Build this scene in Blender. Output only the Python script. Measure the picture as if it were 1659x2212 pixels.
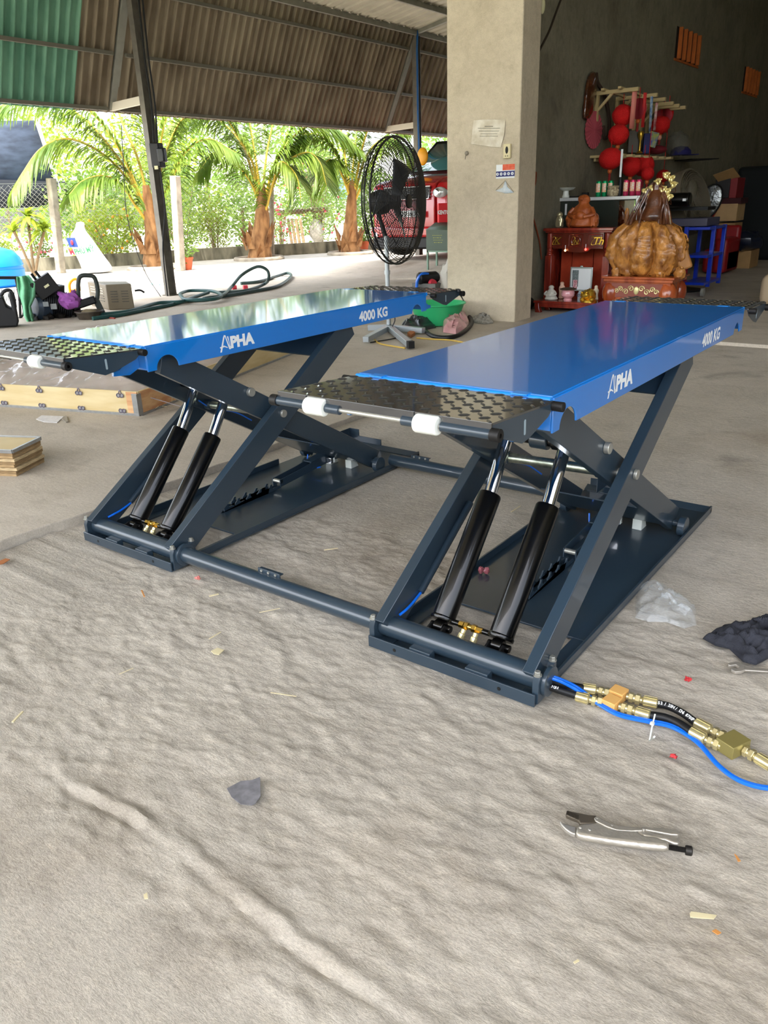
import bpy, math, random
import numpy as np
from mathutils import Vector, Matrix, noise
PI=math.pi
S=bpy.context.scene
for o in list(bpy.data.objects): bpy.data.objects.remove(o)
# ---------------------------------------------------------------- camera
CX,CY,CZ=1.3825,-1.7045,1.3238; PITCH,YAW,ROLL,FPX=0.3785,0.6544,-0.0346,1681.98
_cy,_sy,_cp,_sp=math.cos(YAW),math.sin(YAW),math.cos(PITCH),math.sin(PITCH)
FW=Vector((-_sy*_cp,_cy*_cp,-_sp)); _rt=Vector((_cy,_sy,0)); _up=_rt.cross(FW)
RT=math.cos(ROLL)*_rt+math.sin(ROLL)*_up; UP=-math.sin(ROLL)*_rt+math.cos(ROLL)*_up
CAM=Vector((CX,CY,CZ))
cd=bpy.data.cameras.new('camera'); cam=bpy.data.objects.new('camera',cd); S.collection.objects.link(cam)
m=Matrix((RT,UP,-FW)).transposed().to_4x4(); m.translation=CAM; cam.matrix_world=m
cd.sensor_fit='VERTICAL'; cd.sensor_height=36; cd.lens=FPX/2212*36; cd.clip_end=300; cd.clip_start=.05
S.camera=cam
# ---------------------------------------------------------------- light
W=bpy.data.worlds.new('sky'); S.world=W; W.use_nodes=True
nt=W.node_tree; nt.nodes.clear()
sky=nt.nodes.new('ShaderNodeTexSky'); sky.sky_type='NISHITA'; sky.sun_disc=False
sky.sun_elevation=math.radians(62); sky.sun_rotation=math.radians(200); sky.air_density=1.0; sky.dust_density=4.0; sky.ozone_density=.6
hsv=nt.nodes.new('ShaderNodeHueSaturation'); hsv.inputs['Saturation'].default_value=.45
bg=nt.nodes.new('ShaderNodeBackground'); bg.inputs[1].default_value=.80
ow=nt.nodes.new('ShaderNodeOutputWorld')
nt.links.new(sky.outputs[0],hsv.inputs['Color']); nt.links.new(hsv.outputs[0],bg.inputs[0]); nt.links.new(bg.outputs[0],ow.inputs[0])
sl=bpy.data.lights.new('sun','SUN'); sl.energy=4.5; sl.angle=math.radians(.6); sl.color=(1,.95,.86)
so=bpy.data.objects.new('sun',sl); S.collection.objects.link(so); so.location=(-12,0,12)
so.rotation_euler=Vector((.13,-.30,.95)).to_track_quat('Z','Y').to_euler()
S.view_settings.view_transform='Standard'; S.view_settings.look='None'; S.view_settings.gamma=1; S.view_settings.use_curve_mapping=False
S.view_settings.exposure=0.55
# ---------------------------------------------------------------- placing helpers
def ray(u,v): return FW+RT*((u-829.5)/FPX)-UP*((v-1106)/FPX)
def G(u,v,z=0): d=ray(u,v); return CAM+d*((z-CZ)/d.z)
def PY(u,v,y): d=ray(u,v); return CAM+d*((y-CY)/d.y)
def PX(u,v,x): d=ray(u,v); return CAM+d*((x-CX)/d.x)
def PV(u,v,P):
    d=ray(u,v); return CAM+d*(math.hypot(P[0]-CX,P[1]-CY)/math.hypot(d.x,d.y))
# ---------------------------------------------------------------- materials
def lin(h):
    if isinstance(h,str):
        c=[int(h[i:i+2],16)/255 for i in (0,2,4)]
        return tuple(x/12.92 if x<.04045 else ((x+.055)/1.055)**2.4 for x in c)
    return h
MATS={}
def mat(name,col,rough=.5,metal=0,var=0,vs=6,bump=0,bs=30,alpha=1,coat=0,trans=0,col2=None,stretch=None,emit=0,spec=.5,ior=1.45,det=4,cior=1.5):
    if name in MATS: return MATS[name]
    m=bpy.data.materials.new(name); m.use_nodes=True; n=m.node_tree.nodes; L=m.node_tree.links
    b=n['Principled BSDF']; c=lin(col)
    b.inputs['Base Color'].default_value=(*c,1); b.inputs['Roughness'].default_value=rough; b.inputs['Metallic'].default_value=metal
    b.inputs['Alpha'].default_value=alpha; b.inputs['Coat Weight'].default_value=coat; b.inputs['Coat Roughness'].default_value=.06; b.inputs['Coat IOR'].default_value=cior
    b.inputs['Transmission Weight'].default_value=trans; b.inputs['Specular IOR Level'].default_value=spec; b.inputs['IOR'].default_value=ior
    if emit: b.inputs['Emission Color'].default_value=(*c,1); b.inputs['Emission Strength'].default_value=emit
    if var or col2 or bump:
        tc=n.new('ShaderNodeTexCoord'); mp=n.new('ShaderNodeMapping'); L.new(tc.outputs['Object'],mp.inputs[0])
        if stretch: mp.inputs['Scale'].default_value=stretch
    if var or col2:
        t=n.new('ShaderNodeTexNoise'); t.inputs['Scale'].default_value=vs; t.inputs['Detail'].default_value=det; L.new(mp.outputs[0],t.inputs['Vector'])
        r=n.new('ShaderNodeValToRGB'); r.color_ramp.elements[0].position=.33; r.color_ramp.elements[1].position=.67
        if col2: a=lin(col2)
        else: a=tuple(x*(1-var) for x in c); c=tuple(min(1,x*(1+var)) for x in c)
        r.color_ramp.elements[0].color=(*a,1); r.color_ramp.elements[1].color=(*c,1)
        L.new(t.outputs[0],r.inputs[0]); L.new(r.outputs[0],b.inputs['Base Color'])
    if bump:
        t=n.new('ShaderNodeTexNoise'); t.inputs['Scale'].default_value=bs; t.inputs['Detail'].default_value=5; L.new(mp.outputs[0],t.inputs['Vector'])
        bp=n.new('ShaderNodeBump'); bp.inputs['Strength'].default_value=bump; bp.inputs['Distance'].default_value=.01
        L.new(t.outputs[0],bp.inputs['Height']); L.new(bp.outputs[0],b.inputs['Normal'])
    MATS[name]=m; return m
# ---------------------------------------------------------------- mesh builder
OFF={}
class MB:
    def __init__(s): s.v=[]; s.f=[]
    def add(s,vs,fs):
        k=len(s.v); s.v+= [tuple(p) for p in vs]; s.f+=[tuple(i+k for i in f) for f in fs]; return s
    def box(s,x0,x1,y0,y1,z0,z1):
        return s.add([(x0,y0,z0),(x1,y0,z0),(x1,y1,z0),(x0,y1,z0),(x0,y0,z1),(x1,y0,z1),(x1,y1,z1),(x0,y1,z1)],
          [(0,3,2,1),(4,5,6,7),(0,1,5,4),(1,2,6,5),(2,3,7,6),(3,0,4,7)])
    def cbox(s,c,d,rz=0,rx=0,ry=0):
        R=Matrix.Rotation(rz,3,'Z')@Matrix.Rotation(ry,3,'Y')@Matrix.Rotation(rx,3,'X'); c=Vector(c)
        t=MB().box(-d[0]/2,d[0]/2,-d[1]/2,d[1]/2,-d[2]/2,d[2]/2)
        return s.add([c+R@Vector(p) for p in t.v],t.f)
    def beam(s,a,b,w,h,up=(0,0,1)):   # rectangular bar from a to b: w sideways, h along up
        a,b=Vector(a),Vector(b); d=(b-a).normalized(); sx=d.cross(Vector(up)).normalized(); uz=sx.cross(d)
        vs=[p+sx*i*w/2+uz*j*h/2 for p in (a,b) for i,j in ((-1,-1),(1,-1),(1,1),(-1,1))]
        return s.add(vs,[(0,1,2,3),(7,6,5,4),(0,4,5,1),(1,5,6,2),(2,6,7,3),(3,7,4,0)])
    def tube(s,pts,r,n=10,caps=True,closed=False):
        pts=[Vector(p) for p in pts]; m=len(pts); rr=r if isinstance(r,(list,tuple)) else [r]*m
        prev=None; vs=[]
        for i,p in enumerate(pts):
            if closed: d=pts[(i+1)%m]-pts[i-1]
            else: d=(pts[min(i+1,m-1)]-pts[max(i-1,0)])
            d=d.normalized() if d.length>1e-9 else Vector((0,0,1))
            if prev is None: prev=d.orthogonal().normalized()
            prev=(prev-d*prev.dot(d)); prev=prev.normalized() if prev.length>1e-6 else d.orthogonal().normalized()
            q=d.cross(prev)
            for k in range(n):
                a=2*PI*k/n; vs.append(p+(prev*math.cos(a)+q*math.sin(a))*rr[i])
        fs=[]
        for i in range(m if closed else m-1):
            j=(i+1)%m
            for k in range(n): fs.append((i*n+k,i*n+(k+1)%n,j*n+(k+1)%n,j*n+k))
        if caps and not closed: fs.append(tuple(range(n))[::-1]); fs.append(tuple((m-1)*n+k for k in range(n)))
        return s.add(vs,fs)
    def lathe(s,prof,c=(0,0,0),n=24,axis=(0,0,1),caps=True):
        ax=Vector(axis).normalized(); e=ax.orthogonal().normalized(); g=ax.cross(e); c=Vector(c); vs=[];m=len(prof)
        for r,h in prof:
            for k in range(n):
                a=2*PI*k/n; vs.append(c+ax*h+(e*math.cos(a)+g*math.sin(a))*max(r,1e-4))
        fs=[(i*n+k,i*n+(k+1)%n,(i+1)*n+(k+1)%n,(i+1)*n+k) for i in range(m-1) for k in range(n)]
        if caps: fs.append(tuple(range(n))[::-1]); fs.append(tuple((m-1)*n+k for k in range(n)))
        return s.add(vs,fs)
    def cyl(s,a,b,r,n=20,r2=None):
        a,b=Vector(a),Vector(b); return s.lathe([(r,0),(r if r2 is None else r2,(b-a).length)],a,n,b-a)
    def prism(s,poly,fn,a,b):  # poly of 2-D points; fn(p,t)->3-D
        n=len(poly); vs=[fn(p,a) for p in poly]+[fn(p,b) for p in poly]
        return s.add(vs,[tuple(range(n))[::-1],tuple(range(n,2*n))]+[(i,(i+1)%n,n+(i+1)%n,n+i) for i in range(n)])
    def px(s,poly,x0,x1): return s.prism(poly,lambda p,t:(t,p[0],p[1]),x0,x1)
    def py(s,poly,y0,y1): return s.prism(poly,lambda p,t:(p[0],t,p[1]),y0,y1)
    def pz(s,poly,z0,z1): return s.prism(poly,lambda p,t:(p[0],p[1],t),z0,z1)
    def ell(s,c,r,n=16,rot=None,amp=0,fr=3,seed=0):
        c=Vector(c); r=(r,r,r) if not isinstance(r,(tuple,list)) else r; m=max(6,n//2); vs=[]
        for i in range(m+1):
            th=PI*i/m
            for k in range(n):
                a=2*PI*k/n; p=Vector((math.sin(th)*math.cos(a),math.sin(th)*math.sin(a),math.cos(th)))
                if i in (0,m): p=Vector((0,0,1 if i==0 else -1))
                q=1+(amp*noise.noise(p*fr+Vector((seed,seed*.7,0))) if amp else 0)
                p=Vector((p.x*r[0],p.y*r[1],p.z*r[2]))*q
                if rot: p=rot@p
                vs.append(c+p)
        return s.add(vs,[(i*n+k,(i+1)*n+k,(i+1)*n+(k+1)%n,i*n+(k+1)%n) for i in range(m) for k in range(n)])
    def sheet(s,fn,nu,nv,th=0):   # fn(a,b) a,b in 0..1
        vs=[fn(i/nu,j/nv) for j in range(nv+1) for i in range(nu+1)]; w=nu+1
        return s.add(vs,[(j*w+i,j*w+i+1,(j+1)*w+i+1,(j+1)*w+i) for j in range(nv) for i in range(nu)])
    def build(s,name,m,parent=None,bevel=0,label=None,cat=None,group=None,kind=None,smooth=True,solid=0,sub=0,seg=2,ang=35):
        me=bpy.data.meshes.new(name)
        if parent is None:
            a=np.array(s.v); o0=Vector(((a[:,0].min()+a[:,0].max())/2,(a[:,1].min()+a[:,1].max())/2,a[:,2].min()))
        else: o0=OFF[parent]
        me.from_pydata([(p[0]-o0[0],p[1]-o0[1],p[2]-o0[2]) for p in s.v],[],s.f)
        me.update()
        if smooth:
            me.polygons.foreach_set('use_smooth',[True]*len(me.polygons)); me.set_sharp_from_angle(angle=math.radians(ang))
        me.materials.append(m)
        o=bpy.data.objects.new(name,me); S.collection.objects.link(o)
        if parent is None: o.location=o0
        else: o.parent=parent
        OFF[o]=Vector(o0)
        if label: o['label']=label
        if cat: o['category']=cat
        if group: o['group']=group
        if kind: o['kind']=kind
        if solid: q=o.modifiers.new('s','SOLIDIFY'); q.thickness=solid; q.offset=0
        if bevel: q=o.modifiers.new('b','BEVEL'); q.width=bevel; q.segments=seg; q.limit_method='ANGLE'; q.harden_normals=False
        if sub: q=o.modifiers.new('u','SUBSURF'); q.levels=sub; q.render_levels=sub
        return o
def thing(name,label,cat,loc,group=None):
    o=bpy.data.objects.new(name,None); S.collection.objects.link(o); o.location=loc; o.empty_display_size=.1
    o['label']=label; o['category']=cat
    if group: o['group']=group
    OFF[o]=Vector(loc); return o
def dup(root,delta,label=None,group=None,rz=None):
    r=root.copy(); S.collection.objects.link(r); r.location=Vector(root.location)+Vector(delta)
    if rz is not None: r.rotation_euler=(0,0,rz)
    if label: r['label']=label
    if group: r['group']=group
    for ch in list(root.children):
        c=ch.copy(); S.collection.objects.link(c); c.parent=r
        for g in list(ch.children):
            d=g.copy(); S.collection.objects.link(d); d.parent=c
    return r
def bez(pts,n=8):   # Catmull-Rom through pts
    P=[Vector(p) for p in pts]; P=[P[0]*2-P[1]]+P+[P[-1]*2-P[-2]]; out=[]
    for i in range(1,len(P)-2):
        for k in range(n):
            t=k/n; out.append(.5*((2*P[i])+(-P[i-1]+P[i+1])*t+(2*P[i-1]-5*P[i]+4*P[i+1]-P[i+2])*t*t+(-P[i-1]+3*P[i]-3*P[i+1]+P[i+2])*t**3))
    out.append(P[-2]); return out
def text_mb(txt,h,origin,ex,ey,bold=.02,sx=1,depth=.0006,shear=0,spacing=1):
    cu=bpy.data.curves.new('t','FONT'); cu.body=txt; cu.size=1; cu.offset=bold; cu.shear=shear; cu.space_character=spacing; cu.resolution_u=3
    to=bpy.data.objects.new('t',cu); S.collection.objects.link(to)
    dg=bpy.context.evaluated_depsgraph_get(); dg.update(); me=bpy.data.meshes.new_from_object(to.evaluated_get(dg))
    V=[v.co.copy() for v in me.vertices]; F=[tuple(p.vertices) for p in me.polygons]
    bpy.data.objects.remove(to); bpy.data.curves.remove(cu); bpy.data.meshes.remove(me)
    k=h/.72; ex=Vector(ex).normalized(); ey=Vector(ey).normalized(); ez=ex.cross(ey); o=Vector(origin)
    mb=MB(); mb.add([o+ex*p.x*k*sx+ey*p.y*k+ez*depth for p in V],F)
    mb.w=max(p.x for p in V)*k*sx if V else 0
    return mb
def struct(mb,name,m,**k): return mb.build(name,m,kind='structure',**k)
random.seed(7)
# colours / shared materials
M_blue=mat('blue_paint','0074CC',.30,0,coat=1,cior=1.6)
M_navy=mat('slate_paint','2B3A46',.34,0,coat=.5,var=.08,vs=3)
M_tread=mat('tread_paint','2E3032',.24,0,coat=1,cior=1.75)
M_black=mat('gloss_black','050505',.28,0,coat=.35,spec=.35)
M_mblack=mat('matte_black','0C0C0D',.55)
M_chrome=mat('chrome','D8DADC',.08,1)
M_zinc=mat('zinc','B4B4AC',.4,.7,var=.15,vs=20)
M_steel=mat('steel','B4AEA4',.4,.6,var=.12,vs=14)
M_nylon=mat('white_nylon','E8ECE4',.35)
M_white=mat('white_print','E6EAEA',.5)
M_brass=mat('yellow_zinc','D8CC9C',.3,.75,var=.12,vs=40)
M_bluehose=mat('blue_hose','0E6CE0',.3,coat=.4)
M_rubber=mat('black_rubber','101113',.5)
M_orange=mat('gold_block','E8B469',.45,.1)
# ================================================================ the setting
def floor_mat(name,c1,c2,c3,ang,bstr,stainy=True,fine=1.0,dist=.02,clump=False):
    m=bpy.data.materials.new(name); m.use_nodes=True; n=m.node_tree.nodes; L=m.node_tree.links; b=n['Principled BSDF']
    b.inputs['Roughness'].default_value=.82; b.inputs['Specular IOR Level'].default_value=.3
    tc=n.new('ShaderNodeTexCoord')
    def nz(scale,st=(1,1,1),det=5,rot=0,ro=.55,di=0):
        mp=n.new('ShaderNodeMapping'); mp.inputs['Scale'].default_value=st; mp.inputs['Rotation'].default_value=(0,0,rot)
        L.new(tc.outputs['Object'],mp.inputs[0]); t=n.new('ShaderNodeTexNoise'); t.inputs['Scale'].default_value=scale; t.inputs['Detail'].default_value=det
        t.inputs['Roughness'].default_value=ro; t.inputs['Distortion'].default_value=di
        L.new(mp.outputs[0],t.inputs['Vector']); return t.outputs[0]
    def ramp(s,a,bb,ca,cb):
        r=n.new('ShaderNodeValToRGB'); e=r.color_ramp.elements; e[0].position=a; e[1].position=bb
        e[0].color=(*lin(ca),1) if not isinstance(ca,float) else (ca,ca,ca,1); e[1].color=(*lin(cb),1) if not isinstance(cb,float) else (cb,cb,cb,1)
        L.new(s,r.inputs[0]); return r.outputs[0]
    def mix(f,a,bb,typ='MIX'):
        x=n.new('ShaderNodeMix'); x.data_type='RGBA'; x.blend_type=typ
        for s,v in ((x.inputs[0],f),(x.inputs[6],a),(x.inputs[7],bb)):
            if isinstance(v,(int,float)): s.default_value=v
            elif isinstance(v,tuple): s.default_value=v
            else: L.new(v,s)
        return x.outputs[2]
    base=ramp(nz(1.3,det=6),.35,.65,c1,c2)
    base=mix(ramp(nz(4,(1,1.8,1),7,ang,.7),.50,.72,0.0,.75),base,(*lin(c3),1))
    if clump: base=mix(ramp(nz(26,(.6,1.5,1),6,ang,.7,.6),.50,.68,0.0,.6),base,(*lin('D4CAB8'),1))
    base=mix(.3,base,ramp(nz(55*fine,(.8,1.3,1),4,ang),.3,.7,c3,c1))
    base=mix(.5,base,ramp(nz(170,det=2),.35,.7,.62,1.0),'MULTIPLY')
    if stainy:
        base=mix(ramp(nz(2.1,det=3,di=.6),.62,.78,0.0,.45),base,(.06,.055,.05,1))
        base=mix(ramp(nz(.8,det=4),.55,.75,0.0,.5),base,(*lin('A08868'),1),'MULTIPLY')
    L.new(base,b.inputs['Base Color'])
    a=n.new('ShaderNodeMath'); a.operation='MULTIPLY'; a.inputs[1].default_value=.7; L.new(nz(38,(.75,1.4,1),9,ang,.72,.25) if clump else nz(9,(.5,1.6,1),6,ang,.6,.4),a.inputs[0])
    a2=n.new('ShaderNodeMath'); a2.operation='MULTIPLY_ADD'; a2.inputs[1].default_value=.28; L.new(nz(60,(.7,1.6,1),5,ang,.65),a2.inputs[0]); L.new(a.outputs[0],a2.inputs[2])
    bp=n.new('ShaderNodeBump'); bp.inputs['Strength'].default_value=bstr; bp.inputs['Distance'].default_value=dist
    L.new(a2.outputs[0],bp.inputs['Height']); L.new(bp.outputs[0],b.inputs['Normal'])
    MATS[name]=m; return m
M_floor=floor_mat('combed_concrete','CCC4B6','B6AEA0','9E968A',math.radians(-6),.6,dist=.014,clump=True)
M_slab=floor_mat('slab_concrete','D0C6B6','BCB2A2','A89E8E',0,.35,dist=.01)
M_yard=floor_mat('yard_concrete','CFC9BE','B9B2A6','A89F90',0,.3,stainy=False)
# near floor: one grid, fine close to the camera, with the combed ridges as geometry
def graded(a,b,lo,hi,fine,coarse):
    out=[a]; 
    while out[-1]<b:
        x=out[-1]; out.append(x+(fine if lo<=x<hi else coarse))
    out[-1]=b; return np.array(out)
rng=np.random.default_rng(3)
def vnoise(x,y,seed):
    xi=np.floor(x).astype(int); yi=np.floor(y).astype(int); fx=x-xi; fy=y-yi; fx=fx*fx*(3-2*fx); fy=fy*fy*(3-2*fy)
    def h(i,j):
        k=(i*374761393+j*668265263+seed*1442695041)&0x7fffffff; k=((k^(k>>13))*1274126177)&0x7fffffff; return ((k^(k>>16))&0xffff)/65535.
    return (h(xi,yi)*(1-fx)+h(xi+1,yi)*fx)*(1-fy)+(h(xi,yi+1)*(1-fx)+h(xi+1,yi+1)*fx)*fy
gx=graded(-1.78,7,-1.2,1.7,.009,.2); gy=graded(-9,5.95,-1.12,.75,.0075,.06)
X,Y=np.meshgrid(gx,gy); ca,sa=math.cos(math.radians(-6)),math.sin(math.radians(-6))
U=X*ca+Y*sa; V=-X*sa+Y*ca; V2=V+.05*vnoise(U*1.3,V*1.1,9)+.02*vnoise(U*5,V*4,11)
def rid(x,y,sd): return 1-np.abs(2*vnoise(x,y,sd)-1)
WU=U+.10*vnoise(U*2.1,V*2.3,21); WV=V2+.06*vnoise(U*2.7,V*3.1,22)+.02*vnoise(U*9,V*9,23)
H=.0070*vnoise(WU*4,WV*10,1)+.0048*vnoise(WU*9,WV*19,2)+.0060*vnoise(WU*17+3,WV*30,3)**2+.0045*vnoise(U*36,V*50,4)**1.5+.0024*vnoise(U*80,V*92,12)+.006*vnoise(U*1.4,V*1.7,5)
rd=Y-(-.925+.007*np.sin(X*5+1)+.03*(vnoise(X*5,X*0,6)-.5)); msk=np.clip((X+.42)/.25,0,1)*np.clip((1.0-X)/.4,0,1)*(.55+.6*vnoise(X*7,X*0,8))
H+=msk*(.0085*np.exp(-(rd/.017)**2)*(.5+.9*vnoise(U*30,V*45,31))-.009*np.exp(-((rd+.028)/.012)**2)*(.4+vnoise(U*12,V*5,33)))
H-=.0245
fade=np.clip(1-np.maximum(np.abs(X+0)-1.85,0)/.6,0,1)*np.clip((1.9-Y)/.8,0.12,1); H=H*fade
mb=MB(); mb.v=np.stack([X.ravel(),Y.ravel(),H.ravel()],1).tolist(); w=len(gx); h_=len(gy)
mb.f=[(j*w+i,j*w+i+1,(j+1)*w+i+1,(j+1)*w+i) for j in range(h_-1) for i in range(w-1)]
struct(mb,'floor',M_floor)
# raised slab on the left (broken edge) , interior slab, yard, car pad
edge=[(-1.78+.025*noise.noise(Vector((y*3.1,0,0)))+.012*noise.noise(Vector((y*11,3,0))),y) for y in np.arange(-9,6.0,.06)]
poly=[(p[0],p[1]) for p in edge]+[(7,5.93),(7,20),(-9.6,20),(-9.6,-9)]
mb=MB().pz(poly,-.06,.03); struct(mb,'raised_slab',M_slab,bevel=.004)
mb=MB().box(-40,-9.6,-12,45,-.1,0); struct(mb,'yard_ground',M_yard)
mb=MB(); mb.add([(-9.9,9.6,.0),(-6.9,9.9,.031),(-3.7,13.0,.031),(-3.7,30,.28),(-9.9,30,.0),(-8.9,12.6,.26),(-6.7,11.2,.26),(-3.7,11.2,.27)],
 [(0,1,6,5),(1,2,7,6)]); 
mb=MB().add([(-11.5,10.2,0),(-7.35,10.0,.03),(-3.7,10.7,.03),(-3.7,10.75,.27),(-6.69,11.15,.25),(-8.6,11.9,.22),(-3.7,22,.27),(-8.6,22,.22),(-13,22,0),(-7.35,10,0),(-3.7,10.7,0)],
 [(0,1,5),(1,4,5),(1,2,3,4),(4,3,6,7,5),(0,5,7,8)])
struct(mb,'car_pad',M_slab,smooth=False)
# pillar
M_pillar=floor_mat('pillar_plaster','DCCFB6','CCBFA6','B0A48C',PI/2,.12,fine=.4,stainy=False)
M_wall=floor_mat('wall_plaster','8E8874','7C7664','625E4E',PI/2,.12,fine=.3,stainy=True)
mb=MB().box(-3.69,-2.80,6.27,6.66,.0,5.2); struct(mb,'wall_pillar',M_pillar,bevel=.01)
mb=MB().box(-3.34,-3.12,6.66,20.2,0,6.0); struct(mb,'wall_left',M_wall)
mb=MB().box(-3.34,8.2,20.2,20.4,0,6.0); struct(mb,'wall_back',M_wall)
mb=MB().box(8,8.2,-1,20.2,0,6.0); struct(mb,'added_wall_right',M_wall)  # unseen side wall, added to keep the hall interior dark
# roof over hall (pale corrugated sheet, one mesh) and over the side bay
M_sheet=mat('roof_sheet','ABA794',.5,.1,var=.12,vs=3)
M_sheetg=mat('roof_sheet_aged','8C806A',.6,0,col2='605340',vs=2.2,stretch=(1,1,.25))
M_green=mat('roof_sheet_green','6F9E84',.55,0,col2='4F7F68',vs=3,stretch=(1,1,.3))
M_beam=mat('steel_beam','8A8A80',.5,.1,var=.1)
def corr(fn,length,pitch=.19,depth=.028,rib=.07):
    """trapezoidal corrugation: fn(s,t,h) s along, t 0..1 across slope, h offset"""
    xs=[];n=int(length/pitch)+1
    for i in range(n):
        a=i*pitch; xs+=[(a,0),(a+pitch-rib-.03,0),(a+pitch-rib,depth),(a+pitch-.03,depth)]
    xs.append((n*pitch,0)); mb=MB(); vs=[]
    for t in (0,1):
        for a,h in xs: vs.append(fn(a,t,h))
    k=len(xs); mb.add(vs,[(i,i+1,k+i+1,k+i) for i in range(k-1)]); return mb
mb=corr(lambda a,t,h:(-9.2+12*t,-7.4+a,4.62+h+2.0*t),29,.25)
struct(mb,'ceiling',M_sheet)
mb=corr(lambda a,t,h:(2.8+6.0*t,-3.2+a,6.62+h-.4*t),24.6,.25); struct(mb,'ceiling_hall',M_sheet)
# steep awning on the outer side, ribs run down the slope
def awn(y0,y1,m,nm,pitch=.16,dy=0,lift=0):
    mb=corr(lambda a,t,h:(-9.20-.93*(1-t)+h*.9-lift,y0+a+dy*(1-t),4.72-1.96*(1-t)+h*-.3),y1-y0,pitch,.05,.045)
    return struct(mb,nm,m)
awn(-5.2,5.95,M_green,'awning_panel'); awn(5.95,6.85,M_sheetg,'awning_panel',lift=-.004); awn(6.85,13.75,M_sheetg,'awning_panel',lift=.004); awn(13.75,22,M_sheetg,'awning_panel',.2)
def girt(t,y0,y1,sz=.05):
    x=-9.2-.93*(1-t)+.05; z=4.72-1.96*(1-t); return ((x,y0,z),(x,y1,z))
k=0
for t in (.02,.38,.78):
    for (y0,y1) in ((-5,6.55),(6.77,13.7),(13.9,22)):
        a,b=girt(t,y0,y1); struct(MB().beam(a,b,.05,.05),'roof_girt',mat('girt_steel','6E6C60',.6))
for y in (-1,6.66,13.8): 
    struct(MB().beam((-10.10,y,2.80),(-9.12,y,4.78),.07,.12,up=(0,1,0)),'awning_rafter',M_beam)
    struct(MB().beam((-10.14,y,2.83),(-9.28,y,2.86),.05,.11),'awning_strut',mat('pale_steel','C9C3B2',.5))
for y in (-1,6.66,13.8,19.9): struct(MB().beam((-9.24,y,4.62),(2.8,y,6.55),.08,.14),'roof_beam',M_beam)
for i,x in enumerate((-9.2,-8.2,-7.2,-6.2,-5.2,-4.2,-3.2,-1.5,0.5,2.5)):
    z=4.62+(x+9.2)/6-.05; struct(MB().beam((x,-7.3,z),(x,20.1,z),.05,.09),'roof_purlin',M_beam)
for x in (-1.4,.6,2.8,5): struct(MB().beam((x,8.2,5.2),(x,20,5.2),.06,.06),'roof_purlin',mat('truss_blue','5A6870',.5))
for y in (9.5,13.5): 
    struct(MB().beam((-3.1,y,4.95),(8,y,4.95),.08,.1),'roof_truss',mat('truss_blue','5A6870',.5))
# posts
for (x,y,nm) in ((-9.24,6.66,'first'),(-9.24,13.8,'second'),(-9.24,-1,'third')):
    mb=MB().box(x-.055,x+.055,y-.075,y-.063,.03,4.7).box(x-.055,x+.055,y+.063,y+.075,.03,4.7).box(x-.006,x+.006,y-.063,y+.063,.03,4.7).box(x-.09,x+.09,y-.1,y+.1,.03,.045)
    struct(mb,'steel_post',mat('post_steel','6B675E',.5,.2,var=.2))

struct(MB().box(-3.2,8,-9.6,-9.4,0,3.3),'added_wall_front',M_wall)  # unseen wall added behind the camera to narrow bright reflections on the cylinders

struct(MB().box(-40,60,-27,-9.7,-.2,-.02),'added_back_yard',M_yard)  # pale ground added out of view so less green light bounces in
struct(MB().box(-70,60,-90,-27,-.2,-.03),'added_far_field',mat('grass_field','7E9A3C',.9,0,col2='A8B85C',vs=1.2))  # field added behind the camera for mirror greenery and bounce light
struct(MB().box(-70,60,-95,-90,-.2,6),'added_far_treeline',mat('tree_line','4E6E30',.9,0,col2='7E9850',vs=.6))  # green backdrop added behind the camera to show in the mirror
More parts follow.
